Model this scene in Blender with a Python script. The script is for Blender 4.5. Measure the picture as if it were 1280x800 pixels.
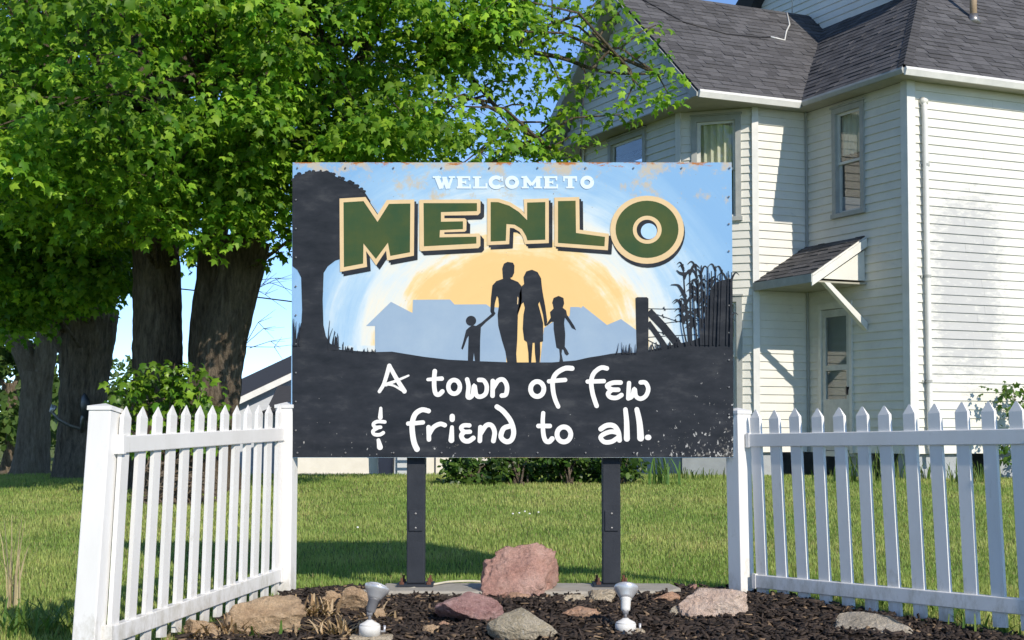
import bpy, bmesh, math, random
import numpy as np
from mathutils import Vector, Matrix, noise as mnoise

for o in list(bpy.data.objects): bpy.data.objects.remove(o)
scene = bpy.context.scene
COL = scene.collection
rng = np.random.default_rng(7); random.seed(7)
R = math.radians

# ------------------------------------------------------------------ camera, sky, sun, exposure
F, ZC, CY = 1850.0, 0.9, 457.0                # focal length in photo pixels, eye height, principal row
PITCH = math.atan(83/1850)
cd = bpy.data.cameras.new('camera'); cam = bpy.data.objects.new('camera', cd); COL.objects.link(cam)
cd.sensor_width = 36; cd.lens = F/1280*36; cd.shift_y = 57/1280; cd.clip_start = 0.1; cd.clip_end = 3000
cam.location = (0, 0, ZC); cam.rotation_euler = (math.pi/2+PITCH, 0, 0)
scene.camera = cam
SUN_AZ, SUN_EL = R(31), R(32)
sdir = Vector((math.sin(SUN_AZ)*math.cos(SUN_EL), -math.cos(SUN_AZ)*math.cos(SUN_EL), math.sin(SUN_EL)))
w = bpy.data.worlds.new('World'); scene.world = w; w.use_nodes = True
nt = w.node_tree; bgn = nt.nodes['Background']
sk = nt.nodes.new('ShaderNodeTexSky'); sk.sky_type = 'NISHITA'; sk.sun_disc = False
sk.sun_elevation = SUN_EL; sk.sun_rotation = math.atan2(sdir.x, sdir.y); sk.air_density = 0.85; sk.dust_density = 0.0; sk.ozone_density = 4.5; sk.altitude = 2500
nt.links.new(sk.outputs[0], bgn.inputs[0]); bgn.inputs[1].default_value = 0.148
sl = bpy.data.lights.new('sun', 'SUN'); sl.energy = 3.6; sl.angle = R(0.5); sl.color = (1.0, 0.91, 0.78)
so = bpy.data.objects.new('sun', sl); COL.objects.link(so); so.rotation_euler = sdir.to_track_quat('Z', 'Y').to_euler(); so.location = (6, -10, 12)
vs = scene.view_settings; vs.view_transform = 'Standard'; vs.look = 'None'; vs.exposure = 0.42; vs.gamma = 1; vs.use_curve_mapping = False

def U(px, py, Y):                              # where the sight line of a photo pixel meets the plane y = Y
    a = (px-640)/F; b = (CY-py)/F
    dy = math.cos(PITCH)-b*math.sin(PITCH); dz = math.sin(PITCH)+b*math.cos(PITCH)
    t = Y/dy
    return Vector((a*t, Y, ZC+dz*t))

_gy = [-40, 0, 4, 6, 8, 9, 20, 23.5, 42, 900]; _gz = [-.75, -.6, -.32, -.09, 0, 0, .22, .22, -.45, -.45]
def gz(x, y): return np.interp(y, _gy, _gz)
def GY(px, py):                                # ground point under a photo pixel
    lo, hi = 3.0, 60.0
    for _ in range(50):
        m = (lo+hi)/2; p = U(px, py, m)
        if p.z > gz(p.x, m): lo = m
        else: hi = m
    p = U(px, py, lo); return Vector((p.x, lo, float(gz(p.x, lo))))

# ------------------------------------------------------------------ materials
def newmat(name):
    m = bpy.data.materials.new(name); m.use_nodes = True
    t = m.node_tree; return m, t, t.nodes['Principled BSDF']
def N(t, typ, **kw):
    n = t.nodes.new(typ)
    for k, v in kw.items(): setattr(n, k, v)
    return n
def c4(c): return (c[0], c[1], c[2], 1)
def noise_node(t, scale, detail=4, rough=.6, vec=None, stretch=None):
    n = N(t, 'ShaderNodeTexNoise'); n.inputs['Scale'].default_value = scale; n.inputs['Detail'].default_value = detail; n.inputs['Roughness'].default_value = rough
    if vec is None: vec = N(t, 'ShaderNodeTexCoord').outputs['Object']
    if stretch:
        mp = N(t, 'ShaderNodeMapping'); mp.inputs['Scale'].default_value = stretch; t.links.new(vec, mp.inputs[0]); vec = mp.outputs[0]
    t.links.new(vec, n.inputs['Vector']); return n.outputs['Fac']
def ramp(t, fac, stops, interp='LINEAR'):
    r = N(t, 'ShaderNodeValToRGB'); r.color_ramp.interpolation = interp; e = r.color_ramp.elements
    while len(e) < len(stops): e.new(.5)
    for k, (p, c) in enumerate(stops): e[k].position = p; e[k].color = c4(c) if len(c) == 3 else c
    t.links.new(fac, r.inputs[0]); return r.outputs[0]
def mixc(t, fac, a, b, mode='MIX'):
    m = N(t, 'ShaderNodeMix', data_type='RGBA', blend_type=mode)
    if isinstance(fac, (int, float)): m.inputs[0].default_value = fac
    else: t.links.new(fac, m.inputs[0])
    for i, v in ((6, a), (7, b)):
        if isinstance(v, tuple): m.inputs[i].default_value = c4(v)
        else: t.links.new(v, m.inputs[i])
    return m.outputs[2]
def bump(t, b, h, strength, dist=.02):
    n = N(t, 'ShaderNodeBump'); n.inputs['Strength'].default_value = strength; n.inputs['Distance'].default_value = dist
    t.links.new(h, n.inputs['Height']); t.links.new(n.outputs[0], b.inputs['Normal'])
def pm(name, c1, c2=None, scale=8, rough=.6, bmp=0, bscale=40, metal=0, spec=.4, stretch=None, bdist=.01, dirt=None):
    m, t, b = newmat(name)
    b.inputs['Roughness'].default_value = rough; b.inputs['Metallic'].default_value = metal; b.inputs['Specular IOR Level'].default_value = spec
    if c2 is None: c2 = tuple(k*.82 for k in c1)
    col = ramp(t, noise_node(t, scale, 6, .65, stretch=stretch), [(.3, c1), (.72, c2)])
    if dirt: col = mixc(t, ramp(t, noise_node(t, dirt[1], 8, .7), [(dirt[2], (0, 0, 0)), (dirt[2]+.12, (1, 1, 1))]), col, dirt[0])
    t.links.new(col, b.inputs['Base Color'])
    if bmp: bump(t, b, noise_node(t, bscale, 6, .7, stretch=stretch), bmp, bdist)
    return m
def attr_mat(name, rough=.6, trans=0.0, spec=.3, tint=(1, 1, 1)):
    m, t, b = newmat(name)
    a = N(t, 'ShaderNodeAttribute', attribute_name='col')
    b.inputs['Roughness'].default_value = rough; b.inputs['Specular IOR Level'].default_value = spec
    t.links.new(a.outputs['Color'], b.inputs['Base Color'])
    if trans:
        tr = N(t, 'ShaderNodeBsdfTranslucent'); mx = N(t, 'ShaderNodeMixShader'); mx.inputs[0].default_value = trans
        tc = mixc(t, 1.0, a.outputs['Color'], (1.5, 1.45, .7), 'MULTIPLY'); t.links.new(tc, tr.inputs[0])
        t.links.new(b.outputs[0], mx.inputs[1]); t.links.new(tr.outputs[0], mx.inputs[2])
        t.links.new(mx.outputs[0], t.nodes['Material Output'].inputs[0])
    return m
def rock_mat(name, c1, c2, c3, scale=6, speck=None, stretch=None):
    m, t, b = newmat(name); b.inputs['Roughness'].default_value = .85; b.inputs['Specular IOR Level'].default_value = .25
    col = ramp(t, noise_node(t, scale, 8, .7, stretch=stretch), [(.28, c1), (.5, c2), (.74, c3)])
    fine = noise_node(t, scale*14, 4, .7)
    col = mixc(t, .55, col, ramp(t, fine, [(.3, (.65, .65, .65)), (.7, (1.5, 1.5, 1.5))]), 'MULTIPLY')
    col = mixc(t, .5, col, ramp(t, noise_node(t, scale*45, 3, .8), [(.35, (.6, .6, .6)), (.65, (1.4, 1.4, 1.4))]), 'MULTIPLY')
    if speck: col = mixc(t, ramp(t, noise_node(t, scale*9, 3, .6), [(.6, (0, 0, 0)), (.66, (1, 1, 1))]), col, speck)
    t.links.new(col, b.inputs['Base Color'])
    vo = N(t, 'ShaderNodeTexVoronoi'); vo.inputs['Scale'].default_value = scale*2.2; vo.inputs['Randomness'].default_value = 1
    tcv = N(t, 'ShaderNodeTexCoord').outputs['Object']; wn = N(t, 'ShaderNodeTexNoise'); wn.inputs['Scale'].default_value = scale*1.5; t.links.new(tcv, wn.inputs['Vector'])
    vm = N(t, 'ShaderNodeVectorMath', operation='MULTIPLY_ADD'); vm.inputs[1].default_value = (.25, .25, .25); t.links.new(wn.outputs['Color'], vm.inputs[0]); t.links.new(tcv, vm.inputs[2]); t.links.new(vm.outputs[0], vo.inputs['Vector'])
    hs = N(t, 'ShaderNodeMath', operation='MULTIPLY_ADD'); hs.inputs[1].default_value = .55; t.links.new(vo.outputs['Distance'], hs.inputs[0]); t.links.new(noise_node(t, scale*5, 9, .78), hs.inputs[2])
    bump(t, b, hs.outputs[0], .9, .04)
    return m
def glass_mat(name, tint=(.93, .95, .94)):
    m, t, b = newmat(name); t.nodes.remove(b)
    tr = N(t, 'ShaderNodeBsdfTransparent'); tr.inputs[0].default_value = c4(tint)
    gl = N(t, 'ShaderNodeBsdfGlossy'); gl.inputs['Roughness'].default_value = .02
    lw = N(t, 'ShaderNodeLayerWeight'); p5 = N(t, 'ShaderNodeMath', operation='POWER'); p5.inputs[1].default_value = 3.5; t.links.new(lw.outputs['Facing'], p5.inputs[0])
    fr = N(t, 'ShaderNodeMath', operation='MULTIPLY_ADD'); fr.inputs[1].default_value = .85; fr.inputs[2].default_value = .06; t.links.new(p5.outputs[0], fr.inputs[0])
    mx = N(t, 'ShaderNodeMixShader'); t.links.new(fr.outputs[0], mx.inputs[0]); t.links.new(tr.outputs[0], mx.inputs[1]); t.links.new(gl.outputs[0], mx.inputs[2])
    t.links.new(mx.outputs[0], t.nodes['Material Output'].inputs[0]); return m

M = {}
M['vinyl'] = pm('white_vinyl', (.80, .79, .77), (.70, .69, .66), 5, .38, .05, 30, spec=.45, dirt=((.5, .46, .38), 9, .70))
def vinyl_mat():
    m, t, b = newmat('white_vinyl'); b.inputs['Roughness'].default_value = .42; b.inputs['Specular IOR Level'].default_value = .35
    tc = N(t, 'ShaderNodeTexCoord').outputs['Object']; sx = N(t, 'ShaderNodeSeparateXYZ'); t.links.new(tc, sx.inputs[0])
    oi = N(t, 'ShaderNodeObjectInfo'); ad = N(t, 'ShaderNodeVectorMath', operation='MULTIPLY_ADD'); ad.inputs[1].default_value = (37, 23, 0)
    cmb = N(t, 'ShaderNodeCombineXYZ'); t.links.new(oi.outputs['Random'], cmb.inputs[0]); t.links.new(oi.outputs['Random'], cmb.inputs[1]); t.links.new(cmb.outputs[0], ad.inputs[0]); t.links.new(tc, ad.inputs[2]); vec = ad.outputs[0]
    col = ramp(t, noise_node(t, 5, 6, .65, vec, (1, 1, .4)), [(.3, (.80, .79, .77)), (.75, (.71, .70, .67))])
    low = N(t, 'ShaderNodeMapRange'); low.inputs[1].default_value = .26; low.inputs[2].default_value = .0; low.inputs[3].default_value = 0; low.inputs[4].default_value = .22; t.links.new(sx.outputs['Z'], low.inputs[0])
    a = N(t, 'ShaderNodeMath', operation='ADD'); t.links.new(low.outputs[0], a.inputs[0]); t.links.new(noise_node(t, 13, 9, .75, vec, (1, 1, .5)), a.inputs[1])
    col = mixc(t, ramp(t, a.outputs[0], [(.6, (0, 0, 0)), (.86, (.75, .75, .75))]), col, (.36, .33, .24))
    t.links.new(col, b.inputs['Base Color']); bump(t, b, noise_node(t, 4, 3, .5, vec), .06, .01); return m
M['vinyl'] = vinyl_mat()
M['trim'] = pm('white_trim', (.74, .73, .68), (.62, .61, .56), 6, .5, .1, 30)
M['trimgrey'] = pm('weathered_casing', (.42, .43, .41), (.32, .33, .31), 7, .6, .15, 40)
M['gutter'] = pm('gutter_white', (.75, .74, .7), (.6, .6, .57), 4, .35)
M['soffit'] = pm('soffit_beige', (.42, .4, .32), (.32, .31, .25), 5, .6)
M['concrete'] = pm('concrete_grey', (.42, .39, .33), (.30, .28, .24), 9, .9, .4, 60, spec=.2)
M['found'] = pm('painted_block', (.40, .43, .45), (.32, .34, .36), 5, .85, .3, 50)
M['slate'] = pm('slate_paint_steel', (.035, .04, .05), (.022, .026, .034), 10, .6, .15, 60, spec=.2, dirt=((.16, .14, .12), 22, .68))
M['rust'] = pm('rusty_bolt', (.17, .07, .04), (.08, .04, .03), 30, .8)
M['steel'] = pm('bare_steel', (.32, .32, .32), (.22, .2, .18), 30, .4, metal=.7)
M['bark'] = None
M['pipe'] = pm('vent_pipe_brown', (.36, .27, .17), (.28, .2, .12), 12, .6)
M['black'] = pm('black_plastic', (.012, .012, .014), (.02, .02, .022), 10, .45)
M['cord'] = pm('cord_white', (.62, .58, .46), (.5, .46, .36), 20, .5)
M['curtain'] = pm('curtain_cloth', (.78, .74, .6), (.6, .58, .46), 6, .9, stretch=(6, 6, 1))
M['glass'] = glass_mat('window_glass')
M['leaf'] = attr_mat('maple_leaf', .5, .46, .3)
M['shrubleaf'] = attr_mat('shrub_leaf', .4, .28, .4)
M['grass'] = attr_mat('grass_blade', .55, .3, .25)
M['drygrass'] = attr_mat('dry_leaf', .8, .2, .1)
M['chip'] = attr_mat('bark_chip', .75, 0, .3)
M['shingle'] = None
M['door'] = pm('door_paint', (.62, .63, .6), (.45, .46, .44), 8, .5, .1, 40)
M['innerdoor'] = pm('inner_door_green_grey', (.17, .21, .19), (.12, .15, .14), 4, .5)
M['lampwhite'] = pm('lamp_white_enamel', (.78, .77, .74), (.62, .6, .55), 14, .35, dirt=((.35, .28, .2), 20, .66))
M['lampgrey'] = pm('lamp_grey_metal', (.58, .58, .6), (.42, .42, .44), 14, .38, metal=.55)
M['lampdark'] = pm('lamp_socket_grey', (.2, .2, .21), (.13, .13, .14), 14, .5)
M['lampsilver'] = pm('lamp_silver', (.66, .66, .67), (.55, .55, .56), 8, .3, metal=.5)
M['lens'] = pm('lamp_glass', (.55, .56, .58), (.45, .46, .48), 10, .15, spec=.8)

def bark_mat(name, c1, c2, c3):
    m, t, b = newmat(name); b.inputs['Roughness'].default_value = .95; b.inputs['Specular IOR Level'].default_value = .15
    n1 = noise_node(t, 15, 9, .75, stretch=(1, 1, .2))
    n2 = noise_node(t, 1.3, 4, .6)
    col = ramp(t, n1, [(.32, c1), (.52, c2), (.7, c3)])
    col = mixc(t, ramp(t, n2, [(.56, (0, 0, 0)), (.74, (.7, .7, .7))]), col, (.26, .22, .13))
    col = mixc(t, .5, col, ramp(t, noise_node(t, 40, 4, .7, stretch=(1, 1, .3)), [(.3, (.5, .5, .5)), (.7, (1.3, 1.3, 1.3))]), 'MULTIPLY')
    t.links.new(col, b.inputs['Base Color']); bump(t, b, n1, 1.0, .2); return m
M['bark'] = bark_mat('grey_bark', (.07, .052, .037), (.235, .185, .135), (.42, .345, .26))
M['barklit'] = bark_mat('sunlit_bark', (.10, .076, .056), (.31, .25, .19), (.5, .42, .32))  # bark lightened for the dish tree; sunlight on its trunk put into the colour
M['barkpale'] = bark_mat('pale_bark', (.22, .165, .12), (.42, .335, .25), (.58, .48, .37))

def shingle_mat():
    m, t, b = newmat('charcoal_shingle'); b.inputs['Roughness'].default_value = .9; b.inputs['Specular IOR Level'].default_value = .2
    a = N(t, 'ShaderNodeAttribute', attribute_name='col')
    col = mixc(t, .8, a.outputs['Color'], ramp(t, noise_node(t, 90, 3, .7), [(.3, (.6, .6, .6)), (.7, (1.35, 1.35, 1.35))]), 'MULTIPLY')
    t.links.new(col, b.inputs['Base Color']); bump(t, b, noise_node(t, 160, 2, .6), .4, .01); return m
M['shingle'] = shingle_mat()

def siding_mat():
    m, t, b = newmat('vinyl_siding'); b.inputs['Roughness'].default_value = .5; b.inputs['Specular IOR Level'].default_value = .3
    tc = N(t, 'ShaderNodeTexCoord').outputs['Object']
    base = ramp(t, noise_node(t, 2.2, 6, .6, tc), [(.3, (.75, .735, .665)), (.7, (.66, .648, .59))])
    # mildew blotches, strongest in a patch beside the downspout
    sx = N(t, 'ShaderNodeSeparateXYZ'); t.links.new(tc, sx.inputs[0])
    def band(sock, lo, hi, soft):
        a = N(t, 'ShaderNodeMapRange', interpolation_type='SMOOTHSTEP'); a.inputs[1].default_value = lo-soft; a.inputs[2].default_value = lo+soft; t.links.new(sock, a.inputs[0])
        c = N(t, 'ShaderNodeMapRange', interpolation_type='SMOOTHSTEP'); c.inputs[1].default_value = hi+soft; c.inputs[2].default_value = hi-soft; t.links.new(sock, c.inputs[0])
        k = N(t, 'ShaderNodeMath', operation='MULTIPLY'); t.links.new(a.outputs[0], k.inputs[0]); t.links.new(c.outputs[0], k.inputs[1]); return k.outputs[0]
    k = N(t, 'ShaderNodeMath', operation='MULTIPLY'); t.links.new(band(sx.outputs['X'], .4, 1.7, .4), k.inputs[0]); t.links.new(band(sx.outputs['Z'], 1.5, 4.1, .6), k.inputs[1])
    k2 = N(t, 'ShaderNodeMath', operation='MULTIPLY_ADD'); t.links.new(k.outputs[0], k2.inputs[0]); k2.inputs[1].default_value = .33
    t.links.new(noise_node(t, 6.5, 9, .74, tc, (.8, .8, 2.2)), k2.inputs[2])
    mil = ramp(t, k2.outputs[0], [(.58, (0, 0, 0)), (.78, (.62, .62, .62))])
    col = mixc(t, mil, base, (.33, .34, .36))
    t.links.new(col, b.inputs['Base Color']); bump(t, b, noise_node(t, 30, 4, .6, tc, (1, 1, 6)), .12, .01); return m
M['siding'] = siding_mat()

# ------------------------------------------------------------------ mesh helpers
class MB:
    def __init__(s): s.v = []; s.f = []; s.c = None
    def add(s, v, f):
        k = len(s.v); s.v += [tuple(q) for q in v]; s.f += [tuple(i+k for i in q) for q in f]; return s
    def box(s, x0, x1, y0, y1, z0, z1, M4=None):
        v = [Vector(q) for q in ((x0, y0, z0), (x1, y0, z0), (x1, y1, z0), (x0, y1, z0), (x0, y0, z1), (x1, y0, z1), (x1, y1, z1), (x0, y1, z1))]
        if M4: v = [M4 @ q for q in v]
        return s.add(v, [(0, 3, 2, 1), (4, 5, 6, 7), (0, 1, 5, 4), (1, 2, 6, 5), (2, 3, 7, 6), (3, 0, 4, 7)])
    def hexa(s, v): return s.add(v, [(0, 3, 2, 1), (4, 5, 6, 7), (0, 1, 5, 4), (1, 2, 6, 5), (2, 3, 7, 6), (3, 0, 4, 7)])
    def prism(s, poly, d):                     # 3D polygon swept along d
        n = len(poly); v = [Vector(p) for p in poly]+[Vector(p)+Vector(d) for p in poly]
        return s.add(v, [tuple(range(n-1, -1, -1)), tuple(range(n, 2*n))]+[(i, (i+1) % n, n+(i+1) % n, n+i) for i in range(n)])
    def tube(s, pts, rad, n=8, cap=True, wob=0):
        pts = [Vector(p) for p in pts]; k0 = len(s.v); prev = None
        for i, p in enumerate(pts):
            d = (pts[min(i+1, len(pts)-1)]-pts[max(i-1, 0)]).normalized()
            if prev is None: a = d.orthogonal().normalized()
            else: a = (prev-d*prev.dot(d)).normalized()
            prev = a; b = d.cross(a); r = rad[i] if hasattr(rad, '__len__') else rad
            for j in range(n):
                t = 2*math.pi*j/n; ct, st = math.cos(t), math.sin(t); rr = r*(1+wob*mnoise.noise(Vector((ct*1.4, st*1.4, p.z*.8+p.x)))-.16*abs(mnoise.noise(Vector((ct*6.5, st*6.5, p.z*1.9))))+.05*mnoise.noise(Vector((ct*13, st*13, p.z*7)))) if wob else r
                s.v.append(tuple(p+a*math.cos(t)*rr+b*math.sin(t)*rr))
        for i in range(len(pts)-1):
            for j in range(n):
                q = k0+i*n; s.f.append((q+j, q+(j+1) % n, q+n+(j+1) % n, q+n+j))
        if cap:
            s.f.append(tuple(k0+j for j in range(n-1, -1, -1))); s.f.append(tuple(k0+(len(pts)-1)*n+j for j in range(n)))
        return s
    def lathe(s, prof, M4, n=20):              # profile (radius, height)
        k0 = len(s.v)
        for r, h in prof:
            for j in range(n):
                t = 2*math.pi*j/n; s.v.append(tuple(M4 @ Vector((r*math.cos(t), r*math.sin(t), h))))
        for i in range(len(prof)-1):
            for j in range(n):
                q = k0+i*n; s.f.append((q+j, q+(j+1) % n, q+n+(j+1) % n, q+n+j))
        s.f.append(tuple(k0+j for j in range(n-1, -1, -1))); s.f.append(tuple(k0+(len(prof)-1)*n+j for j in range(n)))
        return s
    def build(s, name, mat, parent=None, smooth=False, off=None, bevel=0):
        me = bpy.data.meshes.new(name)
        v = s.v if off is None else [(q[0]-off[0], q[1]-off[1], q[2]-off[2]) for q in s.v]
        me.from_pydata(v, [], s.f); me.validate(); me.update()
        if s.c is not None:
            at = me.attributes.new('col', 'FLOAT_COLOR', 'POINT'); at.data.foreach_set('color', np.asarray(s.c, np.float32).ravel())
        return link(name, me, mat, parent, smooth, bevel)
def link(name, me, mat, parent=None, smooth=False, bevel=0):
    me.materials.append(mat)
    if smooth:
        me.polygons.foreach_set('use_smooth', [True]*len(me.polygons))
    o = bpy.data.objects.new(name, me); COL.objects.link(o)
    if parent: o.parent = parent
    if bevel:
        b = o.modifiers.new('bevel', 'BEVEL'); b.width = bevel; b.segments = 2; b.limit_method = 'ANGLE'
    return o
def tag(o, label, cat, group=None):
    o['label'] = label; o['category'] = cat
    if group: o['group'] = group
    return o
def thing(name, loc, label, cat, group=None, rz=0):
    o = bpy.data.objects.new(name, None); COL.objects.link(o); o.location = loc; o.rotation_euler = (0, 0, rz); o.empty_display_size = .1
    return tag(o, label, cat, group)
def inst_mesh(name, tv, tf, pos, mats, cols, mat, parent=None, off=None, smooth=False):
    # one mesh of many small copies of a template: tv (K,3), tf list of polygons, mats (N,3,3), cols (N,3)
    n, k = len(pos), len(tv)
    V = np.einsum('nij,kj->nki', mats, tv)+pos[:, None, :]
    if off is not None: V = V-np.asarray(off)[None, None, :]
    sizes = np.array([len(f) for f in tf]); flat = np.concatenate([np.array(f) for f in tf])
    L = (flat[None, :]+(np.arange(n)*k)[:, None]).ravel()
    tot = np.tile(sizes, n); start = np.concatenate([[0], np.cumsum(tot)[:-1]])
    me = bpy.data.meshes.new(name)
    me.vertices.add(n*k); me.vertices.foreach_set('co', V.astype(np.float32).ravel())
    me.loops.add(len(L)); me.loops.foreach_set('vertex_index', L.astype(np.int32))
    me.polygons.add(len(tot)); me.polygons.foreach_set('loop_start', start.astype(np.int32)); me.polygons.foreach_set('loop_total', tot.astype(np.int32))
    me.update(calc_edges=True)
    at = me.attributes.new('col', 'FLOAT_COLOR', 'POINT')
    C = np.ones((n, k, 4), np.float32); C[:, :, :3] = cols[:, None, :]
    at.data.foreach_set('color', C.ravel())
    o = link(name, me, mat, parent, smooth); o['kind'] = 'stuff'
    return o
def frames(y, nrm):                            # rotation matrices with columns x, y, z from leaf direction and normal
    y = y/np.linalg.norm(y, axis=1, keepdims=True)
    x = np.cross(y, nrm); x /= np.linalg.norm(x, axis=1, keepdims=True)+1e-9
    z = np.cross(x, y)
    return np.stack([x, y, z], axis=2)

# ------------------------------------------------------------------ ground
def ground_sheet(name, xs, ys, mat, lift=0, rough=0):
    X, Y = np.meshgrid(xs, ys); Z = gz(X, Y)+lift
    if rough: Z = Z+rough*np.sin(X*5.1+Y*2.3)*np.cos(Y*6.7-X*1.9)+rough*.6*np.sin(X*13+Y*9)
    nx, ny = len(xs), len(ys)
    f = [(j*nx+i, j*nx+i+1, (j+1)*nx+i+1, (j+1)*nx+i) for j in range(ny-1) for i in range(nx-1)]
    b = MB(); b.v = list(zip(X.ravel(), Y.ravel(), Z.ravel())); b.f = f
    o = b.build(name, mat, None, True); o['kind'] = 'structure'; return o
def lawn_mat():
    m, t, b = newmat('lawn_soil_grass'); b.inputs['Roughness'].default_value = .95; b.inputs['Specular IOR Level'].default_value = .1
    n1 = noise_node(t, .9, 5, .6); n2 = noise_node(t, 24, 6, .7)
    col = ramp(t, n1, [(.35, (.11, .16, .04)), (.6, (.19, .22, .07)), (.75, (.27, .25, .1))])
    col = mixc(t, .7, col, ramp(t, n2, [(.3, (.5, .5, .45)), (.7, (1.35, 1.35, 1.2))]), 'MULTIPLY')
    t.links.new(col, b.inputs['Base Color']); bump(t, b, n2, .8, .05); return m
M['lawn'] = lawn_mat()
xs = [-700, -200, -80, -30, -15, -8, -4, -2, 0, 2, 4, 8, 15, 30, 80, 200, 700]
ys = [-40, -10, 0, 2, 4, 5, 6, 7, 8, 9, 12, 16, 20, 22, 23.5, 28, 34, 42, 60, 100, 200, 400, 900]
ground_sheet('lawn', xs, ys, M['lawn'])

# mulch bed between the two fences
LX = lambda y: -1.25-.19*(8.15-y)
RX = lambda y: 1.40+.71*(8.15-y)
M['mulch'] = pm('mulch_soil', (.022, .016, .012), (.05, .036, .026), 40, .95, 1.0, 60, spec=.1, bdist=.03)
b = MB(); rows = np.linspace(5.0, 8.42, 26)
for y in rows:
    for k in range(31):
        x = LX(y)+(RX(y)-LX(y))*k/30
        b.v.append((x, y, float(gz(x, y))+.012+.012*math.sin(x*7+y*5)*math.cos(y*9-x*3)))
b.f = [(j*31+i, j*31+i+1, (j+1)*31+i+1, (j+1)*31+i) for j in range(25) for i in range(30)]
o = b.build('mulch_bed', M['mulch'], None, True); o['kind'] = 'structure'

# ------------------------------------------------------------------ farmhouse (local x along the sunny wall, y along the shaded side wall)
CH = U(1140, 600, 21.0); HZ = .22
house = thing('farmhouse', (CH.x, 21.0, HZ), 'old two-storey cream sided house with charcoal shingle roof behind the right fence', 'house', rz=R(25))
L, XW, XG, Y1, Y2, YE = 2.4, -.98, -1.82, 3.24, 6.41, 7.25
EZ, BZ = 6.0-HZ, .59-HZ                        # eave edge and bottom of the siding, local
RIDGE = 8.32-HZ; YR = (L+YE)/2; OV = .35; MS = .9
def wall(P0, P1, z0, z1, openings=(), clip=None, name='wall'):
    # P0 -> P1 seen from outside left to right ; outward normal to the right-hand side of travel
    P0 = Vector((*P0, 0)); P1 = Vector((*P1, 0)); d = (P1-P0); ln = d.length; d.normalize(); n = Vector((d.y, -d.x, 0))
    M4 = Matrix((( d.x, -n.x, 0, P0.x), (d.y, -n.y, 0, P0.y), (0, 0, 1, 0), (0, 0, 0, 1)))    # (along, inward, z)
    core = MB()
    cuts = sorted({0, ln, *[a for o in openings for a in o[:2]]})
    if clip: core.prism([M4 @ Vector((a, .0, z)) for a, z in clip], M4.to_3x3() @ Vector((0, .1, 0)))
    else:
        for a0, a1 in zip(cuts[:-1], cuts[1:]):
            zz = sorted([(o[2], o[3]) for o in openings if o[0] < (a0+a1)/2 < o[1]]); z = z0
            for q0, q1 in zz:
                if q0 > z+.01: core.box(a0, a1, 0, .1, z, q0, M4)
                z = q1
            if z < z1-.01: core.box(a0, a1, 0, .1, z, z1, M4)
    wo = core.build(name, M['siding'], house)
    ex = .127; k = int(round((z1-z0)/ex)); ex = (z1-z0)/k
    for i in range(k):
        za, zb = z0+i*ex, z0+(i+1)*ex
        segs = [(0.0, ln)]
        if clip:
            def iv(z):
                xs_ = []
                for (ax, az), (bx, bz) in zip(clip, clip[1:]+clip[:1]):
                    if (az-z)*(bz-z) <= 0 and az != bz: xs_.append(ax+(bx-ax)*(z-az)/(bz-az))
                return (min(xs_), max(xs_)) if len(xs_) > 1 else None
            q = iv((za+zb)/2); segs = [q] if q and q[1]-q[0] > .08 else []
        for o in openings:
            if o[2] < (za+zb)/2 < o[3]:
                segs = [r for s in segs for r in ((s[0], min(s[1], o[0])), (max(s[0], o[1]), s[1])) if r[1]-r[0] > .03]
        cut = []
        for a0, a1 in segs:                     # butt joints on the long walls
            while a1-a0 > 2.6:
                q = a0+random.uniform(1.0, 2.4); cut.append((a0, q-.002)); a0 = q
            cut.append((a0, a1))
        for a0, a1 in cut:
            j = random.uniform(-.0015, .0015)
            bd = MB(); bd.hexa([M4 @ Vector(q) for q in ((a0, -.028+j, za), (a1, -.028+j, za), (a1, -.0005, za), (a0, -.0005, za), (a0, -.008, zb), (a1, -.008, zb), (a1, -.0005, zb), (a0, -.0005, zb))])
            bd.build('siding_board', M['siding'], wo)
    return M4, ln
def window(M4, a0, a1, z0, z1, curtain=None, sashes=2, casing='trimgrey'):
    cw = .085; c = MB()
    c.box(a0, a0+cw, -.05, .06, z0, z1, M4); c.box(a1-cw, a1, -.05, .06, z0, z1, M4)
    c.box(a0+cw, a1-cw, -.05, .06, z1-cw, z1, M4); c.box(a0-.02, a1+.02, -.07, .06, z0-.045, z0+.02, M4)
    c.box(a0-.02, a1+.02, -.07, -.01, z1+.002, z1+.03, M4)
    wo = c.build('window', M[casing], house)
    zm = (z0+.02+z1-cw)/2; fw = .05
    for k, (q0, q1) in enumerate(((zm-.02, z1-cw), (z0+.02, zm+.02)) if sashes == 2 else ((z0+.02, z1-cw),)):
        s = MB(); yo = .0+.03*k; A0, A1 = a0+cw, a1-cw
        s.box(A0, A0+fw, yo, yo+.028, q0, q1, M4); s.box(A1-fw, A1, yo, yo+.028, q0, q1, M4)
        s.box(A0+fw, A1-fw, yo, yo+.028, q0, q0+fw*.8, M4); s.box(A0+fw, A1-fw, yo, yo+.028, q1-fw*.8, q1, M4)
        s.build('sash', M['trim'], wo)
        g = MB(); g.box(A0+fw, A1-fw, yo+.010, yo+.014, q0+fw*.8, q1-fw*.8, M4); g.build('pane', M['glass'], wo)
    if curtain:
        cu = MB(); n = 60; A0, A1 = a0+cw+.01, a1-cw-.01
        for i in range(n+1):
            t = i/n; x = A0+(A1-A0)*t; y = .09+.028*math.sin(t*34)+.01*math.sin(t*71)
            cu.v += [tuple(M4 @ Vector((x, y, curtain[0]))), tuple(M4 @ Vector((x, y-.01, curtain[1])))]
        cu.f = [(2*i, 2*i+2, 2*i+3, 2*i+1) for i in range(n)]
        cu.build('curtain', M['curtain'], wo, True)
    return wo
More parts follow.
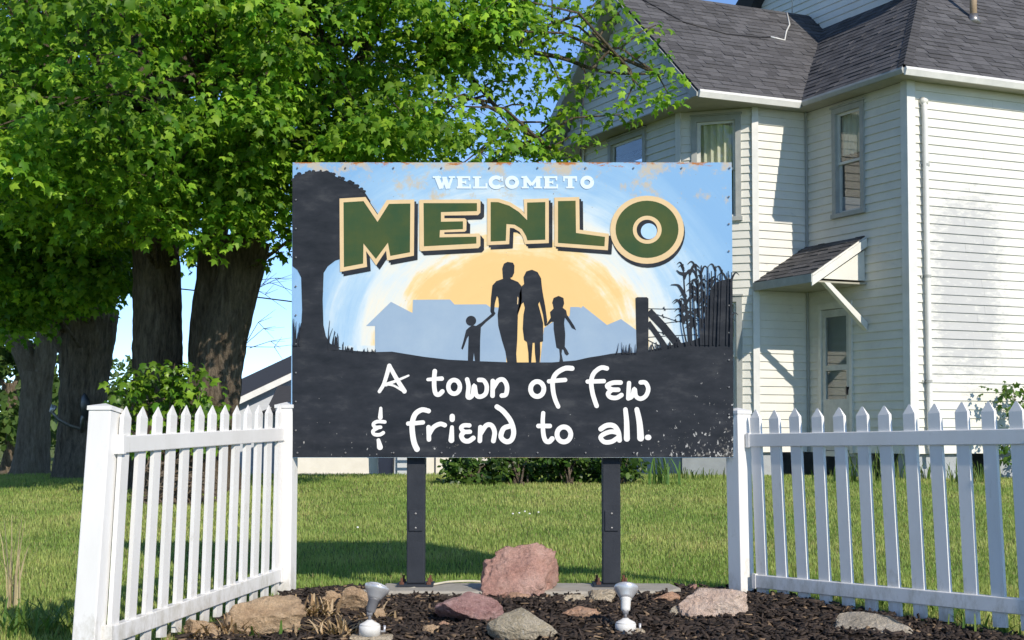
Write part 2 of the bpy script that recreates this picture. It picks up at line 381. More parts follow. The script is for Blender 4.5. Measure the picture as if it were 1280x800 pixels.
# sunny front wall, shaded side wall, inner wall, cut corner, gable wall
WT = EZ-.07
wall((0, 0), (9, 0), BZ, WT)
lw = (1.02-.0, 0)
Mside, _ = wall((0, L), (0, 0), BZ, WT, [(L-2.09, L-1.27, .3, 2.66), (L-1.70, L-.94, 3.98, 5.62)])
window(Mside, L-1.70, L-.94, 3.98, 5.62, curtain=(4.9, 5.55))
wall((XW, L), (0, L), BZ, WT)
cl = math.hypot(XW-XG, Y1-L)
Mch, _ = wall((XG, Y1), (XW, L), BZ, WT, [(.2, .98, 4.0, 5.62), (.2, .98, 1.0, 2.78)])
window(Mch, .2, .98, 4.0, 5.62, curtain=(4.75, 5.55)); window(Mch, .2, .98, 1.0, 2.78, curtain=(1.9, 2.7))
Mg, gl_ = wall((XG, Y2), (XG, Y1), BZ, WT, [(.90, 2.16, 4.0, 5.66)])
window(Mg, .90, 2.16, 4.0, 5.66, casing='trimgrey')
wall((XW, YE), (XG, Y2), BZ, WT); wall((0, YE), (XW, YE), BZ, WT)
b = MB(); b.box(0, .1, YE+.001, 9, -.6, WT); b.box(0, 9, 8.9, 9.0, -.6, WT); b.box(8.9, 9, .11, 8.89, -.6, WT); b.build('wall', M['siding'], house)
# triangle of the wing gable, overhanging the cut corners
Wg = YE-L
wall((XG-.03, YE), (XG-.03, L), EZ+.06, RIDGE-.1, clip=[(0, EZ+.06), (Wg, EZ+.06), (Wg/2, RIDGE-.14)], name='gable')
# corner boards
def cboard(x, y, ang=0, wdt=.1, z1=WT):
    Mx = Matrix.Translation((x, y, 0)) @ Matrix.Rotation(ang, 4, 'Z'); c = MB(); c.box(-.048, wdt, -.048, -.038, BZ-.02, z1, Mx); c.box(-.048, -.038, -.0379, wdt, BZ-.02, z1, Mx); c.build('corner_board', M['gutter'], house)
cboard(0, 0)
c = MB(); c.box(.002, .03, -.03, .0, BZ, WT, Matrix.Translation((XW, L, 0)) @ Matrix.Rotation(R(-22), 4, 'Z')); 
c = MB(); c.box(-.05, .05, -.048, -.036, BZ-.02, WT, Matrix.Translation((XW, L, 0)) @ Matrix.Rotation(R(-22.5), 4, 'Z')); c.build('corner_board', M['gutter'], house)
c = MB(); c.box(-.05, .05, -.048, -.036, BZ-.02, WT, Matrix.Translation((XG, Y1, 0)) @ Matrix.Rotation(R(-67.5), 4, 'Z')); c.build('corner_board', M['gutter'], house)
c = MB(); c.box(-.05, .05, -.048, -.036, BZ-.02, WT, Matrix.Translation((XG, Y2, 0)) @ Matrix.Rotation(R(-112.5), 4, 'Z')); c.build('corner_board', M['gutter'], house)
c = MB(); c.box(-.06, -.036, L-.06, L-.036, BZ, WT); c.build('corner_board', M['trimgrey'], house)
# foundation: block piers with open dark gaps
for x0, x1 in ((.0, 1.05), (1.5, 3.2), (3.7, 9)):
    c = MB(); c.box(x0+.04, x1, .05, .25, -.6, BZ-.005); c.build('foundation_block', M['found'], house)
for y0, y1 in ((.04, .35), (1.15, 1.75)):
    c = MB(); c.box(.05, .25, y0, y1, -.6, BZ-.005); c.build('foundation_block', M['found'], house)
c = MB(); c.prism([(XW+.05, L+.05, -.6), (XW+.4, L+.05, -.6), (XW+.4, L+.25, -.6), (XW+.1, L+.25, -.6)], (0, 0, .6+BZ-.005)); c.build('foundation_block', M['found'], house)
c = MB(); c.prism([(XG+.05, Y1+.05, -.6), (XW-.02, L+.08, -.6), (XW+.06, L+.26, -.6), (XG+.25, Y1+.1, -.6)], (0, 0, .6+BZ-.005)); c.build('foundation_block', M['found'], house)
c = MB(); c.box(XG+.05, XG+.25, Y1+.12, Y2, -.6, BZ-.005); c.build('foundation_block', M['found'], house)

# roofs
def shingles(parent, O, S, T, poly, name='shingles', ex=.14, seed=1):
    # O eave origin, S along eave, T up the slope; poly convex in (s,t)
    rr = random.Random(seed); O, S, T = Vector(O), Vector(S).normalized(), Vector(T).normalized(); Nn = S.cross(T).normalized()
    if Nn.z < 0: Nn = -Nn
    tmax = max(p[1] for p in poly); t = 0.0
    V = []; Fc = []; C = []
    def iv(t):
        xs_ = []
        for (ax, at_), (bx, bt) in zip(poly, poly[1:]+poly[:1]):
            if (at_-t)*(bt-t) <= 0 and at_ != bt: xs_.append(ax+(bx-ax)*(t-at_)/(bt-at_))
        return (min(xs_), max(xs_)) if len(xs_) > 1 else None
    while t < tmax-.02:
        t1 = min(t+ex, tmax-.001); i0, i1 = iv(t+.001), iv(t1)
        if i0 and i1:
            s = i0[0]
            lo, hi = min(i0[0], i1[0]), max(i0[1], i1[1]); s = lo-rr.random()*.25
            while s < hi:
                wd = rr.choice((.16, .2, .25, .3)); e = s+wd-.006
                a0, a1 = max(s, i0[0]), min(e, i0[1]); b0, b1 = max(s, i1[0]), min(e, i1[1])
                if a1 < a0: a0 = a1 = (a0+a1)/2 if False else min(max(a0, i0[0]), i0[1])
                if b1 < b0: b0 = b1 = min(max(b0, i1[0]), i1[1])
                if a1-a0 > .01 or b1-b0 > .01:
                    th = rr.choice((.009, .012, .019)); k = len(V)
                    for (ss, tt, hh) in ((a0, t, 0), (a1, t, 0), (b1, t1, 0), (b0, t1, 0), (a0, t, th), (a1, t, th), (b1, t1, .004), (b0, t1, .004)):
                        V.append(tuple(O+S*ss+T*tt+Nn*(hh+.002)))
                    Fc.extend([tuple(k+i for i in f) for f in ((4, 5, 6, 7), (0, 1, 5, 4), (1, 2, 6, 5), (3, 0, 4, 7))])
                    g = rr.uniform(.075, .125); C += [(g*1.0, g*.98, g*1.02, 1)]*8
                s += wd
        t += ex
    m = MB(); m.v, m.f, m.c = V, Fc, C; o = m.build(name, M['shingle'], parent); o['kind'] = 'stuff'; return o
M['deck'] = pm('roof_deck', (.05, .05, .052), (.04, .04, .042), 10, .9)
def slab(name, pts, thick, mat=None, parent=house):
    pts = [Vector(p) for p in pts]; n = (pts[1]-pts[0]).cross(pts[2]-pts[0]).normalized()
    if n.z < 0: n = -n
    m = MB(); m.prism(pts, -n*thick); return m.build(name, mat or M['deck'], parent)
ws = (RIDGE-EZ)/(YR-(L-OV)); wslope = Vector((0, YR-(L-OV), RIDGE-EZ)); wl = wslope.length
XE = XG-.40                                     # rake edge of the wing
xv = lambda y: -OV+ws*(y-(L-OV))/MS             # valley x at a given y on the wing slope
xr = xv(YR)
r1 = slab('roof', [(XE, L-OV, EZ), (-OV, L-OV, EZ), (xr, YR, RIDGE), (XE, YR, RIDGE)], .05)
shingles(r1, (XE-.01, L-OV-.02, EZ), (1, 0, 0), wslope, [(0, 0), (-OV-XE+.02, 0), (xr-XE+.02, wl+.02), (0, wl+.02)], seed=3)
r1b = slab('roof', [(XE, YR, RIDGE), (xr, YR, RIDGE), (-OV, YE+OV, EZ), (XE, YE+OV, EZ)], .05)
shingles(r1b, (XE-.01, YE+OV+.02, EZ), (1, 0, 0), (0, -wslope.y, wslope.z), [(0, 0), (-OV-XE, 0), (xr-XE, wl), (0, wl)], seed=4)
# rake boards (weathered) and soffit under the wing gable overhang
for sgn in (1, -1):
    y0 = YR-sgn*(YR-(L-OV)); c = MB()
    c.prism([(XE-.028, y0, EZ-.02), (XE-.028, YR, RIDGE-.02), (XE-.028, YR, RIDGE-.2), (XE-.028, y0+sgn*.16, EZ-.07), (XE-.028, y0, EZ-.08)], (.026, 0, 0)); c.build('rake_board', M['trimgrey'], house)
    c = MB(); yi = L if sgn > 0 else YE
    c.prism([(XE, y0+sgn*.02, EZ-.075), (XE, YR, RIDGE-.13), (XE, YR, RIDGE-.11), (XE, y0+sgn*.02, EZ-.055)], (XG-XE+.05, 0, 0)); c.build('soffit', M['soffit'], house)
# flat soffits
c = MB(); c.box(XE+.001, -.03, L-OV+.02, L+.9, EZ-.072, EZ-.056); c.build('soffit', M['soffit'], house)
c = MB(); c.box(XE+.001, XG+.9, L+.9005, YE+OV-.02, EZ-.072, EZ-.056); c.build('soffit', M['soffit'], house)
c = MB(); c.box(-OV+.02, -.0245, -OV+.02, L-OV+.019, EZ-.072, EZ-.056); c.box(-.024, 9, -OV+.02, .05, EZ-.072, EZ-.056); c.build('soffit', M['soffit'], house)
# frieze ledge under the wing gable
c = MB(); c.box(XG-.075, XG-.034, L-.04, YE+.04, EZ-.055, EZ+.075); c.build('frieze_board', M['trimgrey'], house)
# gutters / fascia
def fascia(p0, p1, mat='gutter', h=.1, th=.05, drop=-.03):
    p0, p1 = Vector(p0), Vector(p1); d = (p1-p0).normalized(); n = Vector((d.y, -d.x, 0)); c = MB()
    c.prism([p0+Vector((0, 0, drop+.03)), p0+n*th+Vector((0, 0, drop+.045)), p0+n*(th+.012)+Vector((0, 0, drop+.01)), p0+n*th*.6+Vector((0, 0, drop-h+.03)), p0+Vector((0, 0, drop-h+.03))], p1-p0); c.build('gutter', M[mat], house)
fascia((XE, L-OV, EZ), (-OV-.03, L-OV, EZ)); fascia((-OV, -OV, EZ), (9.3, -OV, EZ)); fascia((-OV, L-OV-.06, EZ), (-OV, -OV, EZ), 'trimgrey', .075, .03)
# main roof: hip slope facing the shaded side, big slope facing the sun, small gable on the ridge
xg = 1.86; hz = lambda k: EZ+MS*k
ypk = 4.6; rz_ = EZ+MS*(ypk+OV)
r2 = slab('roof', [(-OV, -OV, EZ), (xg, xg, hz(xg+OV)), (xg, 7.2, hz(xg+OV)), (-OV, 9.2, EZ)], .05)
sl_ = math.hypot(1, MS)
shingles(r2, (-OV-.02, -OV, EZ), (0, 1, 0), (1, 0, MS), [(0, 0), (9.5, 0), (7.2+OV, (xg+OV)*sl_), (xg+OV, (xg+OV)*sl_)], seed=5)
r3 = slab('roof', [(-OV, -OV, EZ), (9.3, -OV, EZ), (9.3, ypk, rz_), (xg-.35, ypk, rz_), (xg-.35, xg, hz(xg+OV)), (xg, xg, hz(xg+OV))], .05)
shingles(r3, (-OV, -OV-.02, EZ), (1, 0, 0), (0, 1, MS), [(0, 0), (9.6, 0), (9.6, (ypk+OV)*sl_), (ypk+OV, (ypk+OV)*sl_)], seed=6)
c = MB(); c.prism([(xg-.36, xg+.3, hz(xg+OV)+.30), (xg-.36, ypk, rz_+.02), (xg-.36, ypk, rz_-.16), (xg-.36, xg+.1, hz(xg+OV)-.03)], (.028, 0, 0)); c.build('rake_board', M['trimgrey'], house)
r4 = slab('roof', [(xg-.35, 2*ypk+OV-xg+.3, hz(xg+OV)), (xg-.35, ypk, rz_), (9.3, ypk, rz_), (9.3, 2*ypk+OV, EZ), (xg, 2*ypk+OV, EZ)], .05)
zg = hz(xg+OV)
wall((xg, 2*ypk-xg), (xg, xg), zg, rz_-.1, clip=[(0, zg), (2*(ypk-xg), zg), (ypk-xg, rz_-.12)], name='gable')
# hip cap strip
c = MB(); c.c = []
hp0, hp1 = Vector((-OV, -OV, EZ)), Vector((xg, xg, zg)); nn = 26
for i in range(nn):
    a, e = hp0.lerp(hp1, i/nn), hp0.lerp(hp1, (i+1.25)/nn); k = len(c.v); g = random.uniform(.065, .095)
    la, lb = Vector((.16, -.0, .0)), Vector((0, .13, 0))
    up0, up1 = Vector((0, 0, .034)), Vector((0, 0, .020))
    for p, up in ((a, up0), (e, up1)):
        c.v += [tuple(p+Vector((.15, 0, 0))+up*.9), tuple(p+up*1.5), tuple(p+Vector((0, .13, 0))+up*.9)]
    c.f += [(k, k+1, k+4, k+3), (k+1, k+2, k+5, k+4)]; c.c += [(g, g*.98, g*1.02, 1)]*6
o = c.build('hip_cap', M['shingle'], house)
so_ = o.modifiers.new('solid', 'SOLIDIFY'); so_.thickness = .012
# vent pipe on the sunny slope
def onslope(x, y): return Vector((x, y, EZ+MS*(y+OV)))
p = onslope(2.30, 1.15); c = MB(); c.tube([p-Vector((0, 0, .1)), p+Vector((0, 0, .75))], .055, 12); c.build('vent_pipe', M['pipe'], house, True)
c = MB(); c.tube([p+Vector((0, 0, -.05)), p+Vector((0, 0, .12))], [.12, .062], 14); c.build('pipe_flashing', M['steel'], house, True)
# loose cable lying on the wing roof
def onwing(x, y): return Vector((x, y, EZ+ws*(y-(L-OV))+.04))
c = MB(); c.tube([onwing(-1.9, YR-.15), onwing(-1.3, 3.95), onwing(-.6, 3.75), onwing(.1, 3.78), onwing(.35, 3.85)], .012, 6); c.build('cable', M['black'], house, True)
c = MB(); c.tube([onwing(.35, 3.85), onwing(.6, 3.80), onwing(.85, 4.1), onwing(1.1, 4.35), onwing(1.35, YR-.05)], .014, 6); c.build('cable', M['gutter'], house, True)
c = MB(); c.tube([Vector((1.5, YR, RIDGE+.02)), Vector((1.5, YR, RIDGE+1.2))], .012, 6); c.build('lightning_rod', M['gutter'], house, True)
# downspout
c = MB(); c.tube([(.24, -.03, 5.42), (.24, -.075, 5.36), (.24, -.085, 5.2), (.27, -.085, .45), (.29, -.14, .28)], .042, 12)
ds = c.build('downspout', M['gutter'], house, True)
for z in (4.5, 2.9, 1.4):
    c = MB(); c.box(.255-.075, .255+.075, -.032, -.024, z-.02, z+.02); c.tube([(.256, -.085, z-.02), (.256, -.085, z+.02)], .048, 12); c.build('strap', M['trimgrey'], ds)
c = MB(); c.tube([(.24, -.02, 5.44), (.24, -.10, 5.40)], .055, 10); c.build('elbow', M['trim'], ds, True)
# storm door
dm = Mside; a0, a1 = L-2.09, L-1.27; zb, zt = .36, 2.66
c = MB(); c.box(a0, a0+.065, -.045, .05, zb, zt, dm); c.box(a1-.065, a1, -.045, .05, zb, zt, dm); c.box(a0+.065, a1-.065, -.045, .05, zt-.1, zt, dm); c.box(a0+.065, a1-.065, -.045, .05, zb-.05, zb+.03, dm)
door = c.build('door', M['trim'], house)
A0, A1 = a0+.07, a1-.07; lf = MB()
lf.box(A0, A0+.085, -.02, .02, zb+.04, zt-.11, dm); lf.box(A1-.085, A1, -.02, .02, zb+.04, zt-.11, dm)
for q0, q1 in ((zb+.04, zb+.82), (1.62, 1.70), (zt-.22, zt-.11)): lf.box(A0+.085, A1-.085, -.02, .02, q0, q1, dm)
lf.build('door_leaf', M['door'], door)
for q0, q1 in ((zb+.82, 1.62), (1.70, zt-.22)):
    g = MB(); g.box(A0+.085, A1-.085, -.004, .002, q0, q1, dm); g.build('pane', M['glass'], door)
c = MB(); c.box(A1-.06, A1-.03, -.05, -.021, 1.32, 1.36, dm); c.box(A1-.06, A1-.03, -.06, -.04, 1.24, 1.36, dm); c.build('door_handle', M['black'], door)
c = MB(); c.box(a0+.0655, a1-.0655, .07, .1, zb, zt-.1, dm); c.build('inner_door', M['innerdoor'], door)
# little roof over the door
ya, yb = .93, L-.03; aw = MB()
aw.prism([(-1.0, ya, 2.98), (-.03, ya, 3.58), (-.03, yb, 3.58), (-1.0, yb, 2.98)], (0.02, 0, -.05)); aw_ = aw.build('door_canopy', M['trim'], house)
asl = Vector((.97, 0, .6)); shingles(aw_, (-1.02, ya-.02, 2.975), (0, 1, 0), asl, [(0, 0), (yb-ya+.04, 0), (yb-ya+.04, asl.length), (0, asl.length)], seed=9)
c = MB(); c.prism([(-1.03, ya-.035, 2.93), (-.03, ya-.035, 3.555), (-.03, ya-.035, 3.42), (-1.03, ya-.035, 2.80)], (0, .032, 0)); c.build('rake_board', M['trim'], aw_)
c = MB(); c.prism([(-.78, ya+.03, 2.92), (-.03, ya+.03, 3.38), (-.03, ya+.03, 2.92)], (0, .03, 0)); c.build('canopy_side', M['siding'], aw_)
c = MB(); c.box(-1.02, -.03, ya-.001, yb, 2.86, 2.885); c.build('canopy_soffit', M['soffit'], aw_)
c = MB(); c.box(-1.045, -1.022, ya-.036, yb, 2.85, 2.975); c.build('canopy_fascia', M['trimgrey'], aw_)
c = MB(); c.prism([(-.80, ya-.02, 2.86), (-.70, ya-.02, 2.86), (-.028, ya-.02, 2.30), (-.028, ya-.02, 2.18)], (0, .09, 0)); c.build('brace', M['trim'], aw_)

# ------------------------------------------------------------------ neighbour's house, far behind the sign
NY = 44
p = U(286, 597, NY); nb = thing('neighbour_house', (p.x, NY, -.45), 'low grey sided house with dark roof showing between tree trunk and sign', 'house', rz=R(27))
M['bluesiding'] = pm('blue_grey_siding', (.5, .53, .57), (.42, .45, .49), 3, .6, .3, 20, stretch=(.2, .2, 8))
M['cream'] = pm('cream_wall', (.8, .76, .68), (.7, .66, .58), 3, .6)
M['navy'] = pm('navy_paint', (.02, .028, .05), (.015, .02, .04), 8, .5)
wd, dp, eh, rs = 9.0, 4.0, 2.2, .47
c = MB(); c.box(0, wd, 0, dp, 0, eh); c.build('wall', M['bluesiding'], nb)
c = MB(); c.prism([(0, .0, eh), (wd, .0, eh), (wd/2, .0, eh+rs*wd/2)], (0, dp, 0)); c.build('gable', M['bluesiding'], nb)
for s_ in (1, -1):
    x0 = wd/2-s_*(wd/2+.4); 
    c = MB(); c.prism([(x0, -.4, eh-.2), (wd/2, -.4, eh+rs*wd/2), (wd/2, -.4, eh+rs*wd/2+.12), (x0, -.4, eh-.08)], (0, dp+.8, 0)); c.build('roof', M['deck'], nb)
    c = MB(); c.prism([(x0, -.44, eh-.30), (wd/2, -.44, eh+rs*wd/2-.10), (wd/2, -.44, eh+rs*wd/2+.10), (x0, -.44, eh-.10)], (0, .035, 0)); c.build('rake_board', M['gutter'], nb)
# porch gable in front, lower
c = MB(); c.prism([(.9, -1.6, eh-.35), (4.4, -1.6, eh+1.02), (4.4, -1.6, eh+1.12), (.9, -1.6, eh-.25)], (0, 1.5, 0)); c.build('porch_roof', M['deck'], nb)
c = MB(); c.prism([(.9, -1.66, eh-.44), (4.4, -1.66, eh+.92), (4.4, -1.66, eh+1.12), (.9, -1.66, eh-.25)], (0, .04, 0)); c.build('rake_board', M['gutter'], nb)
# cream shed visible under the sign
p0, p1 = U(345, 597, 40), U(472, 597, 40)
sh = thing('cream_shed', (p0.x, 40, -.40), 'low cream wall of an outbuilding seen under the sign beside the left post', 'shed')
c = MB(); c.box(0, p1.x-p0.x, 0, 3, .18, 2.0); c.build('wall', M['cream'], sh); c = MB(); c.box(-.02, p1.x-p0.x+.02, -.03, 2.9, -.2, .179); c.build('footing', M['concrete'], sh)
c = MB(); c.prism([(-.2, -.2, 1.98), (-.2, 1.5, 2.6), (-.2, 3.2, 1.98)], (p1.x-p0.x+.4, 0, 0)); c.build('roof', M['deck'], sh)
p0, p1 = U(472, 590, 39.5), U(492, 590, 39.5)
bn = thing('navy_bin', (p0.x, 39.5, -.38), 'dark navy wheeled bin at the end of the cream outbuilding', 'bin')
c = MB(); c.prism([(.03, 0, 0), (p1.x-p0.x-.03, 0, 0), (p1.x-p0.x, 0, .95), (0, 0, .95)], (0, .5, 0)); c.build('body', M['navy'], bn, bevel=.02); c = MB(); c.box(-.02, p1.x-p0.x+.02, -.03, .53, .952, 1.02); c.build('lid', M['navy'], bn, bevel=.02)
p0 = U(494, 590, 39.6); c = MB()
fr = thing('white_crate_frame', (p0.x, 39.6, -.38), 'small pale slatted frame between navy bin and left sign post', 'frame')
for k in range(4): c = MB(); c.box(0, .36, 0, .03, .05+k*.2, .13+k*.2); c.build('slat', M['cream'], fr)
for x_ in (0, .31): c = MB(); c.box(x_, x_+.05, .031, .07, 0, .85); c.build('upright', M['cream'], fr)
p0, p1 = U(533, 597, 46), U(572, 597, 46)
c = thing('pale_garage', (p0.x, 46, -.45), 'pale grey garage wall glimpsed right of the left sign post', 'garage')
b = MB(); b.box(0, 3.2, 0, 4, 0, 2.2); b.build('wall', M['cream'], c); b = MB(); b.prism([(-.2, -.2, 2.2), (3.4, -.2, 2.2), (1.6, -.2, 3.0)], (0, 4.4, 0)); b.build('roof', M['deck'], c); b = MB(); b.box(.25, .29, -.02, -.001, 0, 2.1); b.build('door_jamb', M['navy'], c)

# ------------------------------------------------------------------ trees
LEAF_V = np.array([(0, .32, .10), (0, 0, 0), (.32, .08, -.05), (.24, .27, .03), (.48, .58, -.14), (.20, .60, .03), (0, 1.0, -.18), (-.20, .60, .03), (-.48, .56, -.10), (-.24, .27, .03), (-.32, .10, -.04)])
LEAF_F = [(0, i, i+1) for i in range(1, 10)]+[(0, 10, 1)]
SMALL_V = np.array([(0, 0, 0), (.3, .4, .03), (.22, .75, 0), (0, 1, -.05), (-.22, .75, 0), (-.3, .4, .03)])
SMALL_F = [(0, 1, 2, 3), (0, 3, 4, 5)]
def leaf_colors(n, base=(.095, .25, .02), bright=(.40, .60, .055), var=.5):
    t = rng.beta(.8, 1.5, n)[:, None]; c = np.array(base)[None]*(1-t)+np.array(bright)[None]*t
    return c*rng.uniform(1-var*.5, 1+var*.35, (n, 1))*(sprays.tone[:, None] if len(getattr(sprays, 'tone', ())) == n else 1)
def sprays(centers, radii, per, size, axis=None):
    P, Yd, Nn, Sz, Tn = [], [], [], [], []
    for c, r in zip(centers, radii):
        n = int(per*(r/.5)**1.25*rng.uniform(.7, 1.2)); th = rng.uniform(0, 2*np.pi, n); rr = np.sqrt(rng.uniform(.02, 1, n))
        sq = rng.uniform(.6, 1); a0 = rng.uniform(0, np.pi)
        ex, ey = r*rr*np.cos(th), r*sq*rr*np.sin(th)
        x = ex*np.cos(a0)-ey*np.sin(a0); y = ex*np.sin(a0)+ey*np.cos(a0)
        z = -.55*r*rr**2+rng.normal(0, .17*r, n)
        P.append(np.stack([c[0]+x, c[1]+y, c[2]+z], 1))
        out = np.stack([x, y, np.zeros(n)], 1)/r
        d = out*.8+rng.normal(0, .5, (n, 3)); d[:, 2] -= rng.uniform(.1, .9, n); Yd.append(d)
        nn = rng.normal(0, .45, (n, 3)); nn[:, 2] += .85; nn += out*.4+np.array(sdir)[None]*.85; Nn.append(nn)
        Sz.append(size*rng.uniform(.5, 1.25, n)); Tn.append(np.full(n, rng.uniform(.62, 1.2)))
    P = np.concatenate(P); Yd = np.concatenate(Yd); Nn = np.concatenate(Nn); Sz = np.concatenate(Sz); sprays.tone = np.concatenate(Tn)
    return P, frames(Yd, Nn)*Sz[:, None, None]
def crown_points(c, r, n, inner=.35, reject=None):
    out = []
    while len(out) < n:
        d = rng.normal(0, 1, 3); d /= np.linalg.norm(d); k = inner+(1-inner)*rng.uniform(0, 1)**.6
        k *= 1+.16*mnoise.noise(Vector(d)*2.2+Vector(c))+.08*mnoise.noise(Vector(d)*6+Vector(c))
        p = np.array(c)+d*np.array(r)*k
        if reject and reject(p): continue
        out.append(p)
    return out
def smooth_path(pts, n=5):
    pts = [Vector(p) for p in pts]; out = []
    for i in range(len(pts)-1):
        a, b_, c_, d = pts[max(i-1, 0)], pts[i], pts[i+1], pts[min(i+2, len(pts)-1)]
        for k in range(n):
            t = k/n; out.append(.5*((2*b_)+(c_-a)*t+(2*a-5*b_+4*c_-d)*t*t+(3*b_-a-3*c_+d)*t**3))
    return out+[pts[-1]]
def limb(parent, name, pts, r0, r1, off, mat, n=14, wob=.16, flare=False):
    q = smooth_path(pts, 16 if n > 12 else 6); m = len(q); rad = []
    for i in range(m):
        t = i/(m-1); r = r0+(r1-r0)*t
        if flare: r *= 1+.6*math.exp(-t*(len(pts)-1)*6/3.0)
        rad.append(r)
    c = MB(); c.tube(q, rad, n, wob=wob); return c.build(name, mat, parent, True, off), q
def tree(name, base, label, trunk, stems, crown, per, size, group='maple trees behind the left fence', mat='bark', extra=None, leafmat='leaf', tmpl=(LEAF_V, LEAF_F), colors={}, twig=True):
    root = thing(name, base, label, 'tree', group); paths = []
    o, q = limb(root, 'trunk', trunk[0], trunk[1], trunk[2], base, M[mat], 44, flare=True); paths += q[len(q)//2:]
    for pts, r0, r1 in stems:
        o, q = limb(root, 'branch', pts, r0, r1, base, M[mat], 10); paths += q[2:]
    cen = []; rad = []; src = []; boughs = []
    for c, r, n, inner, sr, rej in crown:
        k = []
        while len(k) < n:                       # boughs, each carrying a handful of leaf sprays
            q = crown_points(c, r, 1, inner, rej)[0]; m_ = int(rng.integers(4, 10)); boughs.append(q)
            for _ in range(m_):
                e = q+rng.normal(0, 1, 3)*np.array([sr*.62, sr*.62, sr*.36])
                if not (rej and rej(e)): k.append(e); src.append(len(boughs)-1)
        cen += k; n = len(k); rad += list(rng.uniform(sr*.7, sr*1.25, n))
    if extra: 
        for c, r in extra: cen.append(np.array(c)); rad.append(r); boughs.append(np.array(c)); src.append(len(boughs)-1)
    if twig:
        A = np.array([tuple(q) for q in paths]); tw = MB()
        for c in boughs:
            d = np.linalg.norm(A-c, axis=1)+np.maximum(0, A[:, 2]-c[2]+.2)*.8; j = int(np.argmin(d)); j = max(0, j-int(rng.integers(0, 6))); s = Vector(A[j]); e = Vector(c); ln = (e-s).length
            mid = s.lerp(e, .5)+Vector((rng.normal(0, .07), rng.normal(0, .07), .1))*ln
            tw.tube([s, mid, e], [.012+.006*ln, .009+.003*ln, .007], 5, cap=False)
        for c, j in zip(cen, src):
            s = Vector(boughs[j]); e = Vector(c)
            if (e-s).length < .05: continue
            mid = s.lerp(e, .5)+Vector((rng.normal(0, .04), rng.normal(0, .04), .05))
            tw.tube([s, mid, e], [.007, .005, .0025], 4, cap=False)
        t = tw.build('twigs', M[mat], root, True, base); t['kind'] = 'stuff'
    P, F_ = sprays(cen, rad, per, size)
    inst_mesh('crown', tmpl[0], tmpl[1], P, F_, leaf_colors(len(P), **colors), M[leafmat], root, base)
    return root
def path(pl, Y): return [U(x, y, Y) for x, y in pl]
# tree A: thick trunk at the left with the dish on it
bA = GY(100, 598); YA = bA.y
def rejA(p):
    q = 640+F*p[0]/p[1]; z = 540-F*(p[2]-ZC)/p[1]
    return z > 425 or (z > 378 and 84 < q < 150) or (z > 345 and q > 150)
tree('maple_tree', bA, 'thick dark trunked maple at left with a black dish fixed to it', ([bA+Vector((0, 0, -.1)), U(102, 550, YA), U(104, 490, YA), U(108, 430, YA), U(112, 385, YA)], .34, .40),
     [(path([(98, 440), (70, 400), (40, 350), (0, 290), (-60, 200)], YA), .26, .10), (path([(118, 400), (135, 340), (142, 260), (140, 150), (120, 20), (110, -120)], YA), .26, .09), (path([(40, 350), (30, 250), (60, 120)], YA-.4), .12, .05),
      ([U(130, 340, YA), U(90, 240, YA-1.2), U(60, 150, YA-2)], .12, .05), ([U(140, 200, YA), U(220, 100, YA+.5), U(300, -20, YA+1)], .12, .05)],
     [((-6.6, YA-1.6, 5.3), (3.3, 3.4, 2.9), 430, .45, .5, rejA), ((-7.0, YA-1.5, 3.9), (2.2, 1.2, 1.3), 90, .2, .42, rejA), ((-6.0, YA-2.2, 3.2), (1.35, .9, .95), 120, .1, .36, rejA), (tuple(U(18, 345, YA-2.5)), (.75, .7, .75), 70, .05, .3, rejA), (tuple(U(118, 315, YA-2.8)), (.5, .5, .6), 50, .05, .28, rejA)], 78, .116, mat='barklit')
# tree B: straight trunk in the middle
bB = Vector((*U(197, 606, 18.6).xy, .2)); YB = 18.6
def rejB(p):
    q = 640+F*p[0]/p[1]; z = 540-F*(p[2]-ZC)/p[1]
    return z > 325 or (z > 285 and 160 < q < 235)
tree('maple_tree', bB, 'straight trunked maple between the dish tree and the leaning tree', ([bB+Vector((0, 0, -.1)), U(198, 520, YB), U(198, 430, YB), U(197, 340, YB), U(192, 270, YB), U(186, 180, YB)], .325, .27),
     [(path([(186, 185), (175, 90), (150, -20), (140, -200)], YB), .2, .07), (path([(190, 200), (225, 110), (260, 0), (280, -140)], YB), .17, .06), ([U(188, 210, YB), U(130, 130, YB-1.0), U(70, 70, YB-2)], .12, .04), ([U(190, 220, YB), U(240, 150, YB-1.2), U(280, 100, YB-2.2)], .11, .04)],
     [((-4.2, YB-1.9, 5.2), (2.9, 3.6, 2.4), 440, .45, .48, rejB), ((-3.9, 16.3, 3.75), (1.35, .9, .75), 80, .1, .36, rejB)], 78, .114)
